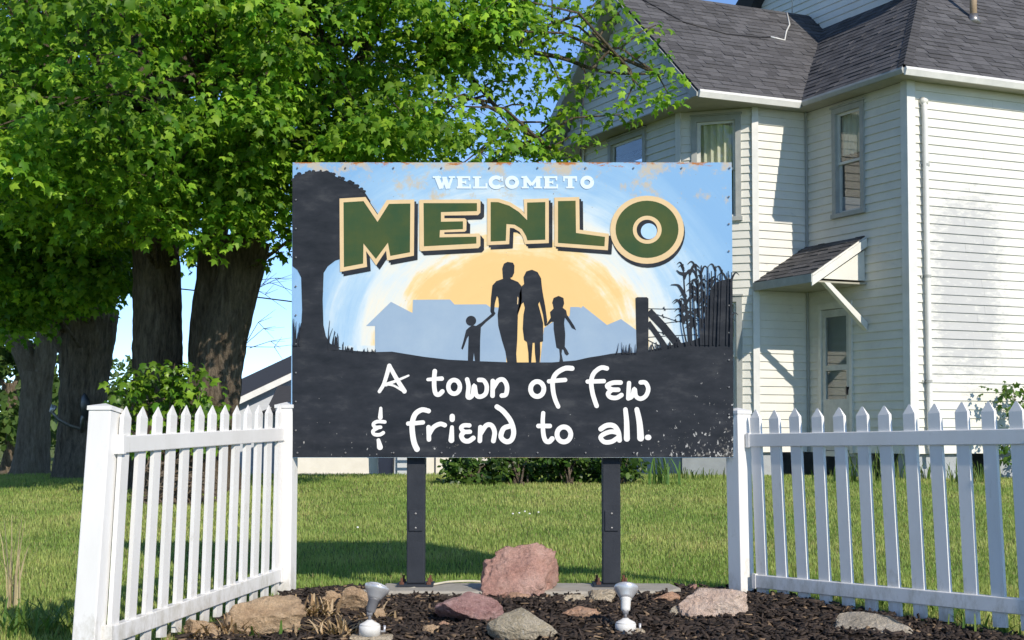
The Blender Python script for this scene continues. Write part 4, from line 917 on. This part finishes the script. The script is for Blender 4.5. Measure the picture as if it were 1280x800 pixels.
B.build('painted_corn', M['bpaint2'], sign)['kind'] = 'stuff'
B = MB(); kk = 0
for k in range(26):
    x = random.uniform(406, 442); h = max(4, 44*(1-(x-406)/30)**.9) if x < 434 else random.uniform(3, 8); h *= random.uniform(.6, 1.0); y0 = 436+(x-406)*.08; kk += 1
    dx = random.uniform(-2, 8)*(h/30); ribbon([(x, y0), (x+dx*.2, y0-h*.55), (x+dx, y0-h)], 1.8, B, .0026+.0001*kk, taper=(1, .25))
for k in range(30):
    x = random.uniform(440, 470) if k < 14 else random.uniform(770, 796); y0 = 440.5 if k < 14 else 442; h = random.uniform(2, 6) if k < 14 else random.uniform(5, 16); kk += 1
    ribbon([(x, y0), (x+random.uniform(-3, 3), y0-h)], 1.1, B, .0026+.0001*kk, taper=(1, .3), smooth=False)
for k in range(10): x = random.uniform(367, 376); kk += 1; ribbon([(x, 432), (x+random.uniform(-1, 3), 432-random.uniform(15, 38))], 1.5, B, .0026+.0001*kk, taper=(1, .3), smooth=False)
for k in range(16): x = random.uniform(812, 850); kk += 1; ribbon([(x, 438-(x-812)*.15), (x+random.uniform(-2, 2), 433-(x-812)*.15-random.uniform(0, 4))], 1.2, B, .0026+.0001*kk, smooth=False)
B.build('painted_grass', M['bpaint2'], sign)['kind'] = 'stuff'
# MENLO
c1 = lambda p: tr(p, 360, 195, 4); c2 = lambda p: tr(p, 640, 195, 4); c3 = lambda p: tr(p, 530, 210, 5.818)
letters = [c1([(278, 232), (378, 226), (448, 330), (505, 240), (612, 238), (610, 482), (512, 500), (500, 434), (440, 515), (378, 438), (376, 538), (280, 556)]),
           c1([(678, 236), (945, 236), (945, 276), (765, 281), (765, 329), (875, 327), (875, 366), (760, 371), (758, 407), (942, 404), (942, 438), (680, 452)]),
           c3([(485, 248), (540, 249), (620, 275), (690, 320), (750, 380), (750, 252), (882, 248), (882, 522), (752, 527), (742, 495), (712, 445), (660, 413), (600, 408), (595, 530), (485, 535)]),
           c2([(230, 226), (318, 224), (320, 385), (465, 405), (462, 452), (230, 435)])]
offs = (5.0, 4.6, 4.4, 4.6)
E_OUT = c1([(660, 219), (958, 217), (963, 225), (962, 284), (950, 296), (782, 298), (782, 312), (884, 312), (893, 320), (892, 372), (884, 379), (782, 382), (782, 391), (955, 388), (962, 396), (962, 450), (952, 461), (664, 476), (657, 470), (655, 226)])
E_SH = c1([(660, 222), (958, 217), (963, 225), (962, 284), (950, 296), (880, 298), (880, 312), (893, 320), (892, 372), (880, 382), (880, 391), (955, 388), (962, 396), (962, 450), (952, 461), (664, 476), (657, 470)])
for pl, d in zip(letters, offs):
    f_ = flat('headline_letter', [pl], .0042, M['green_paint'], sign); cr = offset(pl, d)
    if pl is letters[1]:
        flat('letter_outline', [E_OUT], .0036, M['cream_paint'], f_)
        flat('letter_shadow', [[(x+2.3, y+2.5) for x, y in E_SH], [(x+4.6, y+5.2) for x, y in E_SH]], .0030, M['bpaint2'], f_); continue
    flat('letter_outline', [cr], .0036, M['cream_paint'], f_)
    flat('letter_shadow', [[(x+2.3, y+2.5) for x, y in cr], [(x+4.6, y+5.2) for x, y in cr]], .0030, M['bpaint2'], f_)
ox, oy = 640+675/4, 195+367/4
f_ = flat('headline_letter', [disc(ox, oy, 39.3, 35.8)], .0042, M['green_paint'], sign)
flat('letter_outline', [disc(ox, oy+.5, 46.2, 42.6)], .0036, M['cream_paint'], f_); flat('letter_shadow', [disc(ox+1, oy+4, 46.4, 42.8), disc(ox+1.2, oy+5.5, 45.8, 42.4)], .0030, M['bpaint2'], f_)
flat('letter_inner_outline', [disc(ox+.2, oy+.6, 18, 17.5)], .0048, M['cream_paint'], f_); flat('letter_inner_shadow', [disc(ox, oy+.6, 13.0, 12.6)], .0054, M['bpaint2'], f_); flat('letter_hole', [disc(ox+2.2, oy+2.4, 10, 9.8)], .0060, M['sky_blue'], f_)
# WELCOME TO, slab capitals
def slab_letter(strokes):
    B = MB()
    for k, (pl, w_) in enumerate(strokes): ribbon(tr(pl, 530, 210, 5.818), w_/5.818, B, .0030+.0002*k, smooth=len(pl) > 4, caps=False)
    B.build('small_capital', M['pale_paint'], sign)
def Eset(dx): return [([(262+dx, 62), (262+dx, 148)], 34), ([(238+dx, 68), (336+dx, 68)], 15), ([(330+dx, 64), (330+dx, 92)], 12), ([(262+dx, 105), (306+dx, 105)], 14), ([(303+dx, 92), (303+dx, 118)], 9), ([(238+dx, 143), (341+dx, 143)], 15), ([(335+dx, 120), (335+dx, 149)], 12)]
slab_letter([([(92, 62), (127, 150)], 34), ([(127, 150), (152, 72)], 18), ([(148, 72), (176, 150)], 34), ([(176, 150), (206, 64)], 18), ([(64, 67), (124, 67)], 13), ([(132, 70), (166, 70)], 11), ([(180, 67), (226, 67)], 13)])
slab_letter(Eset(0))
slab_letter([([(385, 62), (385, 148)], 32), ([(355, 68), (415, 68)], 13), ([(355, 143), (462, 143)], 15), ([(454, 112), (454, 149)], 14)])
slab_letter([([(525+42*math.cos(a), 105+36*math.sin(a)) for a in np.linspace(-.75, -5.55, 18)], 28), ([(568, 62), (568, 96)], 11), ([(520, 141), (582, 132)], 12)])
slab_letter([(loop_pts(640, 105, 37, 34), 28)])
slab_letter([([(735, 62), (735, 148)], 26), ([(830, 62), (830, 148)], 32), ([(733, 64), (782, 126)], 26), ([(782, 126), (830, 66)], 20), ([(710, 143), (762, 143)], 13), ([(800, 143), (858, 143)], 13), ([(708, 68), (745, 68)], 13), ([(818, 68), (858, 68)], 13)])
slab_letter(Eset(633))
slab_letter([([(1062, 62), (1062, 148)], 34), ([(1012, 69), (1112, 69)], 18), ([(1018, 66), (1018, 97)], 12), ([(1107, 66), (1107, 97)], 12), ([(1034, 143), (1093, 143)], 13)])
slab_letter([(loop_pts(1186, 105, 36, 34), 28)])
# hand lettering
def script(ox, oy, strokes):
    B = MB()
    for k, st in enumerate(strokes):
        pl, w_ = st[0], st[1]; ribbon(tr(pl, ox, oy, 6.667), w_/6.667, B, .0030+.0006*k, taper=st[2] if len(st) > 2 else None)
    B.build('script_letter', M['white_paint'], sign)
Lo = (460, 450)
for st in ([([(95, 263), (130, 205), (155, 130), (178, 48)], 33, (.85, 1.1)), ([(178, 46), (235, 150), (303, 260)], 36, (.9, 1.1)), ([(150, 205), (230, 176), (338, 130)], 26, (1.2, .6)), ([(158, 204), (215, 214), (290, 258)], 18)],
           [([(557, 93), (552, 150), (553, 230), (565, 280), (592, 288), (620, 262)], 38), ([(500, 163), (560, 158), (615, 155)], 34, (.8, 1.1))],
           [(loop_pts(718, 224, 48, 57), 37)],
           [([(826, 162), (838, 220), (832, 308), (868, 296), (886, 212), (902, 290), (938, 306), (980, 280), (990, 220), (965, 172), (925, 166)], 37)],
           [([(1040, 175), (1038, 298)], 38), ([(1040, 240), (1085, 172), (1130, 167), (1158, 220), (1150, 285), (1115, 297)], 38)],
           [([(107, 402), (103, 478)], 36, (.7, 1.1)), ([(140, 516), (80, 513), (46, 533), (60, 560), (105, 560)], 30), ([(80, 566), (42, 592), (55, 620), (100, 622), (128, 606)], 30), ([(88, 668), (100, 726)], 44, (.7, 1.1))],
           [([(505, 425), (450, 415), (395, 450), (370, 520), (370, 600), (385, 690), (408, 742)], 42, (.95, 1.15)), ([(335, 530), (400, 526), (458, 520)], 36)],
           [([(505, 560), (508, 662)], 38), ([(508, 622), (545, 562), (600, 533), (640, 543)], 38)],
           [([(700, 560), (695, 668)], 40, (.8, 1.2)), ([(702, 470), (702, 495)], 44)],
           [([(845, 545), (800, 545), (776, 566), (800, 596), (850, 598)], 36), ([(800, 600), (778, 632), (800, 670), (840, 675), (878, 650)], 40)],
           [([(937, 560), (932, 674)], 38), ([(937, 615), (985, 546), (1030, 546), (1055, 600), (1045, 674)], 40)],
           [([(1075, 390), (1130, 430), (1190, 510), (1214, 600), (1195, 665), (1150, 680), (1108, 640), (1130, 572), (1180, 552)], 42)]):
    script(*Lo, st)
Ro = (640, 450)
for st in ([(loop_pts(210, 242, 55, 62), 40)],
           [([(500, 70), (440, 70), (372, 110), (340, 170), (343, 260), (360, 330), (385, 388)], 40, (1.05, .9)), ([(308, 178), (380, 171), (443, 166)], 36)],
           [([(790, 70), (740, 65), (682, 110), (660, 180), (670, 270), (690, 340), (705, 382)], 38), ([(630, 180), (700, 178), (765, 176)], 36)],
           [([(905, 188), (840, 190), (792, 215), (830, 245), (885, 248)], 38), ([(830, 250), (800, 280), (820, 310), (870, 315), (912, 292)], 38)],
           [([(975, 192), (968, 318)], 36), ([(968, 320), (1000, 302), (1020, 240), (1032, 300), (1070, 323), (1115, 298), (1135, 240), (1112, 190), (1072, 187)], 37)],
           [([(260, 442), (256, 520), (262, 620), (280, 672), (310, 680), (334, 656)], 43, (.8, 1)), ([(220, 550), (270, 550), (315, 550)], 38)],
           [(loop_pts(432, 620, 57, 62), 41)],
           [([(740, 575), (790, 545), (850, 550), (885, 600), (895, 668)], 42), ([(885, 608), (830, 597), (770, 615), (738, 645), (770, 683), (830, 680), (885, 645)], 38)],
           [([(945, 412), (955, 520), (957, 655)], 46, (.8, 1.1))], [([(1040, 412), (1062, 520), (1072, 650)], 50, (.8, 1.15))], [([(1130, 645), (1138, 645)], 46)]):
    script(*Ro, st)
# screws
scm = MB(); scm.lathe([(.0052, 0), (.0052, .0015), (.003, .003)], Matrix.Rotation(math.pi/2, 4, 'X'), 8); s0 = None
for px, py in [(x, 210) for x in range(372, 915, 60)]+[(x, 566) for x in range(372, 915, 60)]+[(370, y) for y in range(250, 560, 36)]+[(911, y) for y in range(246, 560, 34)]:
    if s0 is None: s0 = scm.build('screw', M['steel'], sign); o = s0
    else: o = s0.copy(); COL.objects.link(o)
    p = S(px, py, .0065); o.location = p
# posts
for px in (520, 764):
    x = U(px, 742, SY+.1).x; x0, x1 = x-.05, x+.05; zb = float(gz(x, SY+.1))+.06
    c = MB(); c.box(x0, x1, .0515, .15, zb, SZ1-.08); po = c.build('post', M['slate'], sign, bevel=.006)
    p0, p1 = U(px, 638, SY+.05).z, U(px, 664, SY+.05).z
    c = MB(); c.box(x0+.012, x1-.012, .044, .051, p1, p0); pl = c.build('hand_hole_cover', M['slate'], po, bevel=.004)
    for z in (p0-.018, p1+.018): c = MB(); c.lathe([(.006, 0), (.006, .003), (.002, .005)], Matrix.Translation((x, .044, z)) @ Matrix.Rotation(math.pi/2, 4, 'X'), 8); c.build('screw', M['steel'], pl)
    c = MB(); c.box(x0-.05, x1+.05, .0, .20, zb-.014, zb-.001); bp_ = c.build('base_plate', M['slate'], po)
    for dx in (-.075, .075):
        for dy in (.02, .18): c = MB(); c.tube([(x+dx, dy, zb-.002), (x+dx, dy, zb+.012)], .014, 6); c.tube([(x+dx, dy, zb+.012), (x+dx, dy, zb+.035)], .007, 6); c.build('bolt', M['rust'], bp_)
# concrete strip under the posts
strip = MB(); st_pts = [(-.70, 8.02), (-.2, 8.0), (.35, 7.99), (.86, 8.03), (.93, 8.18), (.9, 8.42), (.2, 8.45), (-.4, 8.46), (-.72, 8.43)]
strip.prism([(x, y, -.05) for x, y in st_pts], (0, 0, .095)); o = strip.build('concrete_footing', M['concrete'], None, bevel=.012); tag(o, 'long pale concrete slab under the two sign posts', 'slab')
ed = MB(); ed.prism([(-1.22, 8.05, -.03), (-.74, 8.16, -.03), (-.74, 8.24, -.03), (-1.22, 8.13, -.03)], (0, 0, .062)); o = ed.build('edging_slab', M['concrete'], None, bevel=.008); tag(o, 'thin pale edging strip between left fence post and sign slab', 'edging')
c = MB(); c.tube(smooth_path([U(482, 745, 8.1), U(500, 738, 8.14), U(512, 736, 8.18), U(545, 730, 8.3), U(565, 727, 8.4), U(600, 727, 8.45), U(622, 734, 8.46)], 5), .0065, 6); o = c.build('electric_cord', M['cord'], None, True); tag(o, 'pale cord trailing from the left sign post behind the big pink boulder', 'cord')

# ------------------------------------------------------------------ picket fences
def picket_mesh(h):
    w_, d_ = .036, .0095; sh = h-.047
    m = MB(); m.add([(-w_, -d_, 0), (w_, -d_, 0), (w_, d_, 0), (-w_, d_, 0), (-w_, -d_, sh), (w_, -d_, sh), (w_, d_, sh), (-w_, d_, sh), (-.004, 0, h), (.004, 0, h)],
                     [(0, 3, 2, 1), (0, 1, 5, 4), (1, 2, 6, 5), (2, 3, 7, 6), (3, 0, 4, 7), (4, 5, 9, 8), (5, 6, 9), (6, 7, 8, 9), (7, 4, 8)])
    return m
def fence(label, X0, Y0, a, b_, n, zt0, zt1, hp, rt, rb, tilt0, tilt1, posts, side):
    base = Vector((posts[0][0], posts[0][1], float(gz(0, posts[0][1])))); root = thing('picket_fence', base, label, 'fence', 'white picket fences flanking the sign')
    T0 = Matrix.Translation(-base); d = Vector((a, -b_, 0)).normalized(); me = None
    def frame(p, tilt):                        # x along fence, z leaning back toward the sign
        z = (Vector((0, 0, 1))-d*tilt).normalized(); x = (d-z*d.dot(z)).normalized(); y = z.cross(x); return Matrix(((x.x, y.x, z.x, p.x), (x.y, y.y, z.y, p.y), (x.z, y.z, z.z, p.z), (0, 0, 0, 1)))
    def at(t, z, tilt):                        # point on the fence line at height z above the foot
        return Vector((X0+a*t, Y0-b_*t, z))-d*tilt*(z-.45)
    for t in range(n):
        k = t/(n-1); tilt = tilt0+(tilt1-tilt0)*k; zt = zt0+(zt1-zt0)*k+rng.normal(0, .002); p = at(t, zt-hp, tilt)
        if me is None: o = picket_mesh(hp).build('picket', M['vinyl'], root); me = o.data
        else: o = bpy.data.objects.new('picket', me); COL.objects.link(o); o.parent = root
        o.matrix_basis = T0 @ frame(p, tilt+rng.normal(0, .004))
    nrm = Vector((d.y, -d.x, 0))
    for (z0, z1) in (rt, rb):
        e0, e1 = -.28, n-1+.28
        P0, P1 = at(e0, z0, tilt0), at(e1, z1, tilt1); x = (P1-P0).normalized(); zz = Vector((0, 0, 1)); zz = (zz-x*zz.dot(x)).normalized(); y = zz.cross(x); ln = (P1-P0).length
        Mx = Matrix(((x.x, y.x, zz.x, P0.x), (x.y, y.y, zz.y, P0.y), (x.z, y.z, zz.z, P0.z), (0, 0, 0, 1)))
        c = MB(); c.box(0, ln, -.022, .022, -.036, .036, T0 @ Mx); ra = c.build('rail', M['vinyl'], root, bevel=.004)
        for q in (0.0, ln):
            c = MB(); c.box(q-.014, q+.014, -.025, .025, -.041, .041, T0 @ Mx); br = c.build('bracket', M['vinyl'], ra, bevel=.003)
    for (px_, py_, zb, zt, tl) in posts:
        p = Vector((px_, py_, zb)); Fm = frame(p-d*tl*0, tl); h = zt-zb; c = MB(); c.box(-.05, .05, -.05, .05, 0, h-.03, T0 @ Fm); po = c.build('post', M['vinyl'], root, bevel=.004)
        c = MB(); Q = T0 @ Fm; c.box(-.055, .055, -.055, .055, h-.0299, h-.012, Q); k0 = [Q @ Vector(v) for v in ((-.055, -.055, h-.0119), (.055, -.055, h-.0119), (.055, .055, h-.0119), (-.055, .055, h-.0119), (0, 0, h+.006))]
        c.add(k0, [(0, 1, 4), (1, 2, 4), (2, 3, 4), (3, 0, 4), (0, 3, 2, 1)]); c.build('post_cap', M['vinyl'], po)
    return root
fence('white vinyl picket fence angling toward the viewer right of the sign', 1.357, 8.15, .0886, .1251, 14, 1.022, 1.052, 1.045, (.854, .884), (.083, .111), .055, .05,
      [(1.270, 8.235, -.02, 1.03, .02), (1.357+.0886*13.7, 8.15-.1251*13.7, -.1, 1.05, .05)], 1)
fence('white vinyl picket fence running toward the viewer left of the sign', -1.29, 8.15, -.030, .160, 13, 1.052, 1.015, 1.045, (.888, .848), (.116, .064), .05, .115,
      [(-1.258, 8.235, -.03, 1.062, .02), (-1.29-.030*12.8-.07, 8.15-.160*12.8, -.14, 1.025, .13)], -1)

# ------------------------------------------------------------------ rocks
def rock(label, px0, px1, pt, pb_, mat, seed, Y=None, depth=.8, cuts=15, rough=.14, name='rock', sink=.3, group=None, pw=.82):
    g = GY((px0+px1)/2, min(pb_, 830)); Yc = (g.y if Y is None else Y); sc = F/Yc
    wd = (px1-px0)/sc;  x = ((px0+px1)/2-640)/sc; zb = float(gz(x, Yc))+.01; ht = max(.02, U((px0+px1)/2, pt, Yc+wd/2*depth*.6).z-zb)
    rr = np.random.default_rng(seed); bm = bmesh.new(); bmesh.ops.create_icosphere(bm, subdivisions=5, radius=1); V = np.array([v.co[:] for v in bm.verts]); V = np.sign(V)*np.abs(V)**pw
    for _ in range(cuts):
        n_ = rr.normal(0, 1, 3); n_[2] = n_[2]*.8; n_ /= np.linalg.norm(n_); d_ = rr.uniform(.42, .8); k = V@n_-d_; V -= np.maximum(k, 0)[:, None]*n_[None]*.95
    off = Vector((seed*3.1, seed*1.7, 0))
    for i in range(len(V)):
        q = Vector(V[i]); V[i] *= 1+rough*mnoise.noise(q*1.7+off)-rough*.9*abs(mnoise.noise(q*3+off))+rough*.5*mnoise.noise(q*7+off)-rough*.35*abs(mnoise.noise(q*12+off))+rough*.22*mnoise.noise(q*24+off)
    mn, mx = V.min(0), V.max(0); V = (V-(mn+mx)/2)/((mx-mn)/2)
    V[:, 0] *= wd/2; V[:, 1] *= wd/2*depth; V[:, 2] = (V[:, 2]*.5+.5)*(ht*(1+sink))-ht*sink
    for v, q in zip(bm.verts, V): v.co = q
    me = bpy.data.meshes.new(name); bm.to_mesh(me); bm.free(); o = link(name, me, mat, None, True)
    o.location = (x, Yc+wd/2*depth*.6, zb); tag(o, label, 'rock', group); return o
rp = rock_mat('pink_quartzite', (.38, .19, .15), (.52, .31, .25), (.63, .44, .37), 4.5)
rpu = rock_mat('purple_quartzite', (.28, .14, .13), (.42, .25, .23), (.55, .39, .36), 7, stretch=(1, 1, 2.5))
rt_ = rock_mat('tan_sandstone', (.38, .25, .15), (.56, .40, .25), (.66, .51, .35), 6, stretch=(1, 1, 2))
rs_ = rock_mat('speckled_granite', (.32, .27, .19), (.5, .43, .31), (.6, .53, .42), 10, speck=(.6, .56, .48))
rw = rock_mat('pink_white_block', (.54, .37, .28), (.70, .54, .44), (.78, .67, .57), 7)
rg = rock_mat('grey_tan_fieldstone', (.34, .29, .22), (.5, .44, .35), (.62, .56, .47), 7)
rpe = rock_mat('peach_stone', (.44, .25, .16), (.58, .36, .24), (.66, .48, .36), 9)
rc = rock_mat('cream_stone', (.44, .35, .24), (.6, .5, .36), (.68, .6, .48), 9)
rock('large pink boulder between the sign posts', 600, 700, 678, 744, rp, 11, Y=8.0, depth=.7, cuts=5, pw=.66, rough=.17)
rock('purplish pink angular rock in front of the large pink boulder', 542, 630, 738, 783, rpu, 23, depth=.7, cuts=18)
rock('rounded speckled tan rock at the bottom middle of the bed', 607, 698, 758, 812, rs_, 31, Y=6.75, depth=.8, cuts=2, rough=.06, pw=.95)
rock('tan boulder behind the left floodlight', 420, 472, 732, 770, rt_, 45, depth=.8, cuts=14)
rock('small brown rock left of the tan boulder behind the floodlight', 404, 432, 737, 765, rt_, 47, Y=7.6, depth=.8)
rock('broad tan sandstone rock in front of the left fence', 272, 386, 744, 812, rt_, 53, Y=6.9, depth=.65, cuts=6, pw=.75)
rock('small brown rock at the foot of the left fence', 228, 276, 772, 812, rt_, 57, Y=6.8, depth=.8)
rock('pinkish white block of stone beside the right fence post', 846, 936, 735, 774, rw, 61, depth=.6, cuts=3, rough=.12, pw=.5)
rock('flat grey tan rock in front of the right fence', 1042, 1141, 767, 806, rg, 73, Y=6.9, depth=.7, cuts=6, rough=.08, pw=.62)
for k, (x0, x1, y0, y1, mt, lab, Y) in enumerate([(700, 750, 757, 777, rpe, 'flat peach stone right of the speckled rock', None), (733, 772, 735, 755, rc, 'cream stone behind the right floodlight, left of it', 7.85), (632, 663, 740, 757, rpe, 'small reddish stone at the foot of the large pink boulder', 7.85), (700, 735, 742, 754, rc, 'small cream stone between pink boulder and right floodlight', 7.85), (664, 690, 745, 757, rc, 'small pale stone under the right edge of the pink boulder', 7.85),
        (815, 851, 739, 758, rpe, 'small peach stone right of the right floodlight', 7.8), (527, 557, 742, 756, rc, 'flat cream stone on the slab right of the left post', 7.9), (545, 563, 776, 789, rpe, 'small orange tan wedge below the purplish rock', None), (528, 550, 780, 797, rt_, 'flat tan sliver of stone left of the orange wedge', None), (857, 872, 730, 744, rp, 'tiny red stone behind the pinkish white block', 8.25), (468, 485, 760, 778, rt_, 'small tan stone right of the left floodlight', None), (835, 850, 757, 773, rg, 'small dark grey stone left of the pinkish white block', None), (788, 806, 785, 795, rc, 'small whitish stone right of the right floodlight base', None), (752, 770, 786, 793, rc, 'flat whitish stone left of the right floodlight base', None), (762, 775, 796, 803, rc, 'white pebble at the bottom edge below the right floodlight', None)]):
    rock(lab, x0, x1, y0, y1, mt, 100+k*7, Y=Y, depth=.8, group='small stones in the bed')
bk = MB(); p = GY(464, 806); bk.box(-.095, .095, -.05, .06, 0, .042); o = bk.build('brick', rc, None, bevel=.008); o.location = (p.x, p.y, p.z+.0); o.name = 'stone_paver'; tag(o, 'tan paver under the left floodlight', 'paver')

# ------------------------------------------------------------------ floodlights
def floodlight(label, px, pyb, aim, lift, head, dirty):
    g = GY(px, pyb); root = thing('floodlight', (g.x, g.y, g.z+lift), label, 'floodlight', 'floodlights aimed at the sign'); root.scale = (.9, .9, .9)
    c = MB(); c.lathe([(.054, 0), (.054, .048), (.05, .052)], Matrix.Identity(4), 24); c.build('base_box', M['lampwhite'], root, True)
    c = MB(); c.lathe([(.052, .0525), (.049, .057), (.027, .068), (.013, .078)], Matrix.Identity(4), 24); c.build('cover', M['lampwhite'], root, True)
    d = Vector(aim).normalized(); k = Vector((0, 0, .108))
    c = MB(); c.tube([Vector((0, 0, .07)), k], .008, 10); c.tube([k-Vector((.014, 0, 0)), k+Vector((.014, 0, 0))], .013, 10); c.build('swivel', M['lampdark'], root, True)
    Mx = Matrix.Translation(k) @ d.to_track_quat('Z', 'Y').to_matrix().to_4x4()
    c = MB(); c.lathe([(.011, .0), (.024, .014), (.027, .07), (.031, .073)], Mx, 20); c.build('socket', M[head[0]], root, True)
    c = MB(); c.lathe([(.031, .0735), (.037, .086), (.052, .110), (.062, .126), (.0645, .138), (.061, .144), (.056, .140)], Mx, 28); bl = c.build('bulb_reflector', M[head[1]], root, True)
    c = MB(); c.lathe([(.0595, .1421), (.045, .152), (.022, .158), (.003, .159)], Mx, 24); c.build('lens', M['lens'], bl, True)
    c = MB(); c.tube([Vector((.054, 0, .02)), Vector((.075, 0, .02)), Vector((.075, 0, .05))], .007, 8); c.build('conduit_plug', M['lampgrey'], root, True)
    return root
floodlight('grey headed floodlight on a tan paver left of centre', 462, 806, (.27, .3, 1), .042, ('lampdark', 'lampsilver'), 1)
floodlight('white floodlight standing in the mulch right of centre', 782, 794, (.07, .55, .9), .01, ('lampwhite', 'lampsilver'), 0)

# ------------------------------------------------------------------ dried plants and small greens in the bed
tan = [(.42, .30, .17), (.34, .23, .13), (.5, .38, .24)]
for px, py, n, h, lab in ((395, 772, 60, .13, 'withered tan leaves left of the left floodlight'), (420, 797, 70, .12, 'withered tan leaves at the bottom beside the tan paver'), (286, 800, 40, .13, 'dry brown grass tuft in front of the broad sandstone rock'), (245, 800, 36, .11, 'dry brown tuft at the foot of the left fence'), (478, 775, 26, .1, 'withered scraps right of the left floodlight')):
    blades('dried_plant', GY(px, min(py, 799)), lab, n, h, .16, .018, tan, group='dried plants in the bed', curl=1.1, mat='drygrass')
blades('dead_grass_stalk', GY(14, 760), 'pale dead grass stalks at the left edge of the lawn', 16, .5, .07, .012, [(.5, .42, .26)], curl=.35, mat='drygrass')
for px, py, lab in ((1248, 792, 'green weeds under the right fence at the right edge'), (1040, 748, 'clover tuft under the right fence'), (1118, 760, 'green weeds below the rail behind the flat rock'), (1195, 772, 'weeds poking under the right fence'), (70, 792, 'leafy weeds outside the left fence post'), (20, 795, 'tall weeds at the bottom left corner'), (320, 796, 'small green sprouts on the broad sandstone rock')):
    blades('weed_tuft', GY(px, min(py, 799)), lab, 40, .11 if px > 100 else .2, .22, .016, [(.1, .19, .04), (.16, .24, .05)], group='weeds around the fences', curl=.8)

# ------------------------------------------------------------------ bark chips
n = 15000; y = rng.uniform(5.9, 8.40, n); t = rng.uniform(.004, .996, n); x = np.array([LX(q) for q in y])*(1-t)+np.array([RX(q) for q in y])*t
z = gz(x, y)+.012+.012*np.sin(x*7+y*5)*np.cos(y*9-x*3)+rng.uniform(.0, .02, n)
keep = ~((np.abs(x-.1) < .82) & (y > 8.03)); x, y, z = x[keep], y[keep], z[keep]; n = len(x)
d = np.stack([rng.normal(0, 1, n), rng.normal(0, 1, n), rng.normal(0, .28, n)], 1); nn = np.stack([rng.normal(0, .45, n), rng.normal(0, .45, n), np.ones(n)], 1)
fr_ = frames(d, nn); sc = np.stack([rng.uniform(.007, .02, n), rng.uniform(.022, .07, n), rng.uniform(.003, .008, n)], 1)
CV = np.array([(-.5, -.5, -.5), (.4, -.45, -.5), (.5, .5, -.5), (-.35, .42, -.5), (-.45, -.4, .5), (.45, -.5, .5), (.4, .45, .5), (-.5, .5, .5)]); CF = [(4, 5, 6, 7), (0, 1, 5, 4), (1, 2, 6, 5), (2, 3, 7, 6), (3, 0, 4, 7)]
g = rng.uniform(.012, .055, n)[:, None]*np.array([[1.2, .87, .68]]); pale = rng.uniform(0, 1, n) < .06; g[pale] = np.array([.26, .18, .11])*rng.uniform(.5, 1.1, (pale.sum(), 1))
o = inst_mesh('bark_mulch', CV, CF, np.stack([x, y, z], 1), fr_*sc[:, None, :], g, M['chip']); tag(o, 'dark shredded bark mulch covering the bed in front of the sign', 'mulch')

# ------------------------------------------------------------------ grass
n = 330000; u_ = rng.uniform(0, 1, n); y = 5.8*(23.5/5.8)**(u_**.92); x = rng.uniform(-.40, .40, n)*y*1.0
inb = (x > np.array(-1.27-.19*(8.15-y))) & (x < 1.36+.71*(8.15-y)) & (y < 8.40)
loc = np.stack([x-CH.x, y-21.0], 1); c_, s_ = math.cos(R(25)), math.sin(R(25)); lx = loc[:, 0]*c_+loc[:, 1]*s_; ly = -loc[:, 0]*s_+loc[:, 1]*c_
inh = ((lx > 0) & (ly > 0)) | ((lx > XG) & (ly > L+.5)) | ((lx > XW) & (ly > L))
keep = ~inb & ~inh; x, y = x[keep], y[keep]; n = len(x)
pn = np.array([mnoise.noise(Vector((a*.55, b_*.4, 3))) for a, b_ in zip(x[::1], y[::1])]); pn2 = np.array([mnoise.noise(Vector((a*2.1, b_*1.5, 9))) for a, b_ in zip(x, y)])
h = (.026+.016*rng.uniform(0, 1, n)**2)*(1+.3*pn2)*(1+.02*(y-8)); edge = np.exp(-np.abs(y-8.5)/.18)*(np.abs(x) < 1.5); h *= 1+.8*edge
a = rng.uniform(0, 2*np.pi, n); le = rng.uniform(.1, .9, n)
wv = .0036*(.7+.075*y); GV = np.array([(-.5, 0, 0), (.5, 0, 0), (-.38, .22, .55), (.38, .22, .55), (0, .75, 1.0)]); GF = [(0, 1, 3, 2), (2, 3, 4)]
mats = np.zeros((n, 3, 3)); ca, sa = np.cos(a), np.sin(a)
mats[:, 0, 0] = ca*wv; mats[:, 1, 0] = sa*wv; mats[:, 0, 1] = -sa*h*le; mats[:, 1, 1] = ca*h*le; mats[:, 2, 2] = h
t = np.clip(.42+.75*pn+.45*pn2+rng.normal(0, .22, n), 0, 1)[:, None]
gcol = np.array([[.21, .325, .07]])*(1-t)+np.array([[.43, .475, .15]])*t; dry = rng.uniform(0, 1, n) < (.05+.16*np.clip(pn+pn2*.5, 0, 1)); gcol[dry] = np.array([.42, .36, .17])*rng.uniform(.7, 1.1, (dry.sum(), 1))
gcol *= rng.uniform(.75, 1.25, (n, 1))
o = inst_mesh('grass', GV, GF, np.stack([x, y, gz(x, y)-.002], 1), mats, gcol, M['grass']); tag(o, 'mown green lawn grass between the fences and the house', 'grass')
# clover blossoms
fl = MB()
for px, py in ((641, 650), (649, 649), (656, 647), (662, 650), (673, 648), (447, 668), (1078, 748), (1092, 752), (1052, 744), (1011, 741), (1030, 746)):
    p = GY(px, py); fl.lathe([(.003, 0), (.009, .004), (.010, .01), (.004, .015)], Matrix.Translation(p+Vector((0, 0, .05))), 7)
o = fl.build('clover_flowers', M['white_paint'], None, True); o['kind'] = 'stuff'; tag(o, 'few tiny white clover flowers in the lawn', 'flowers')
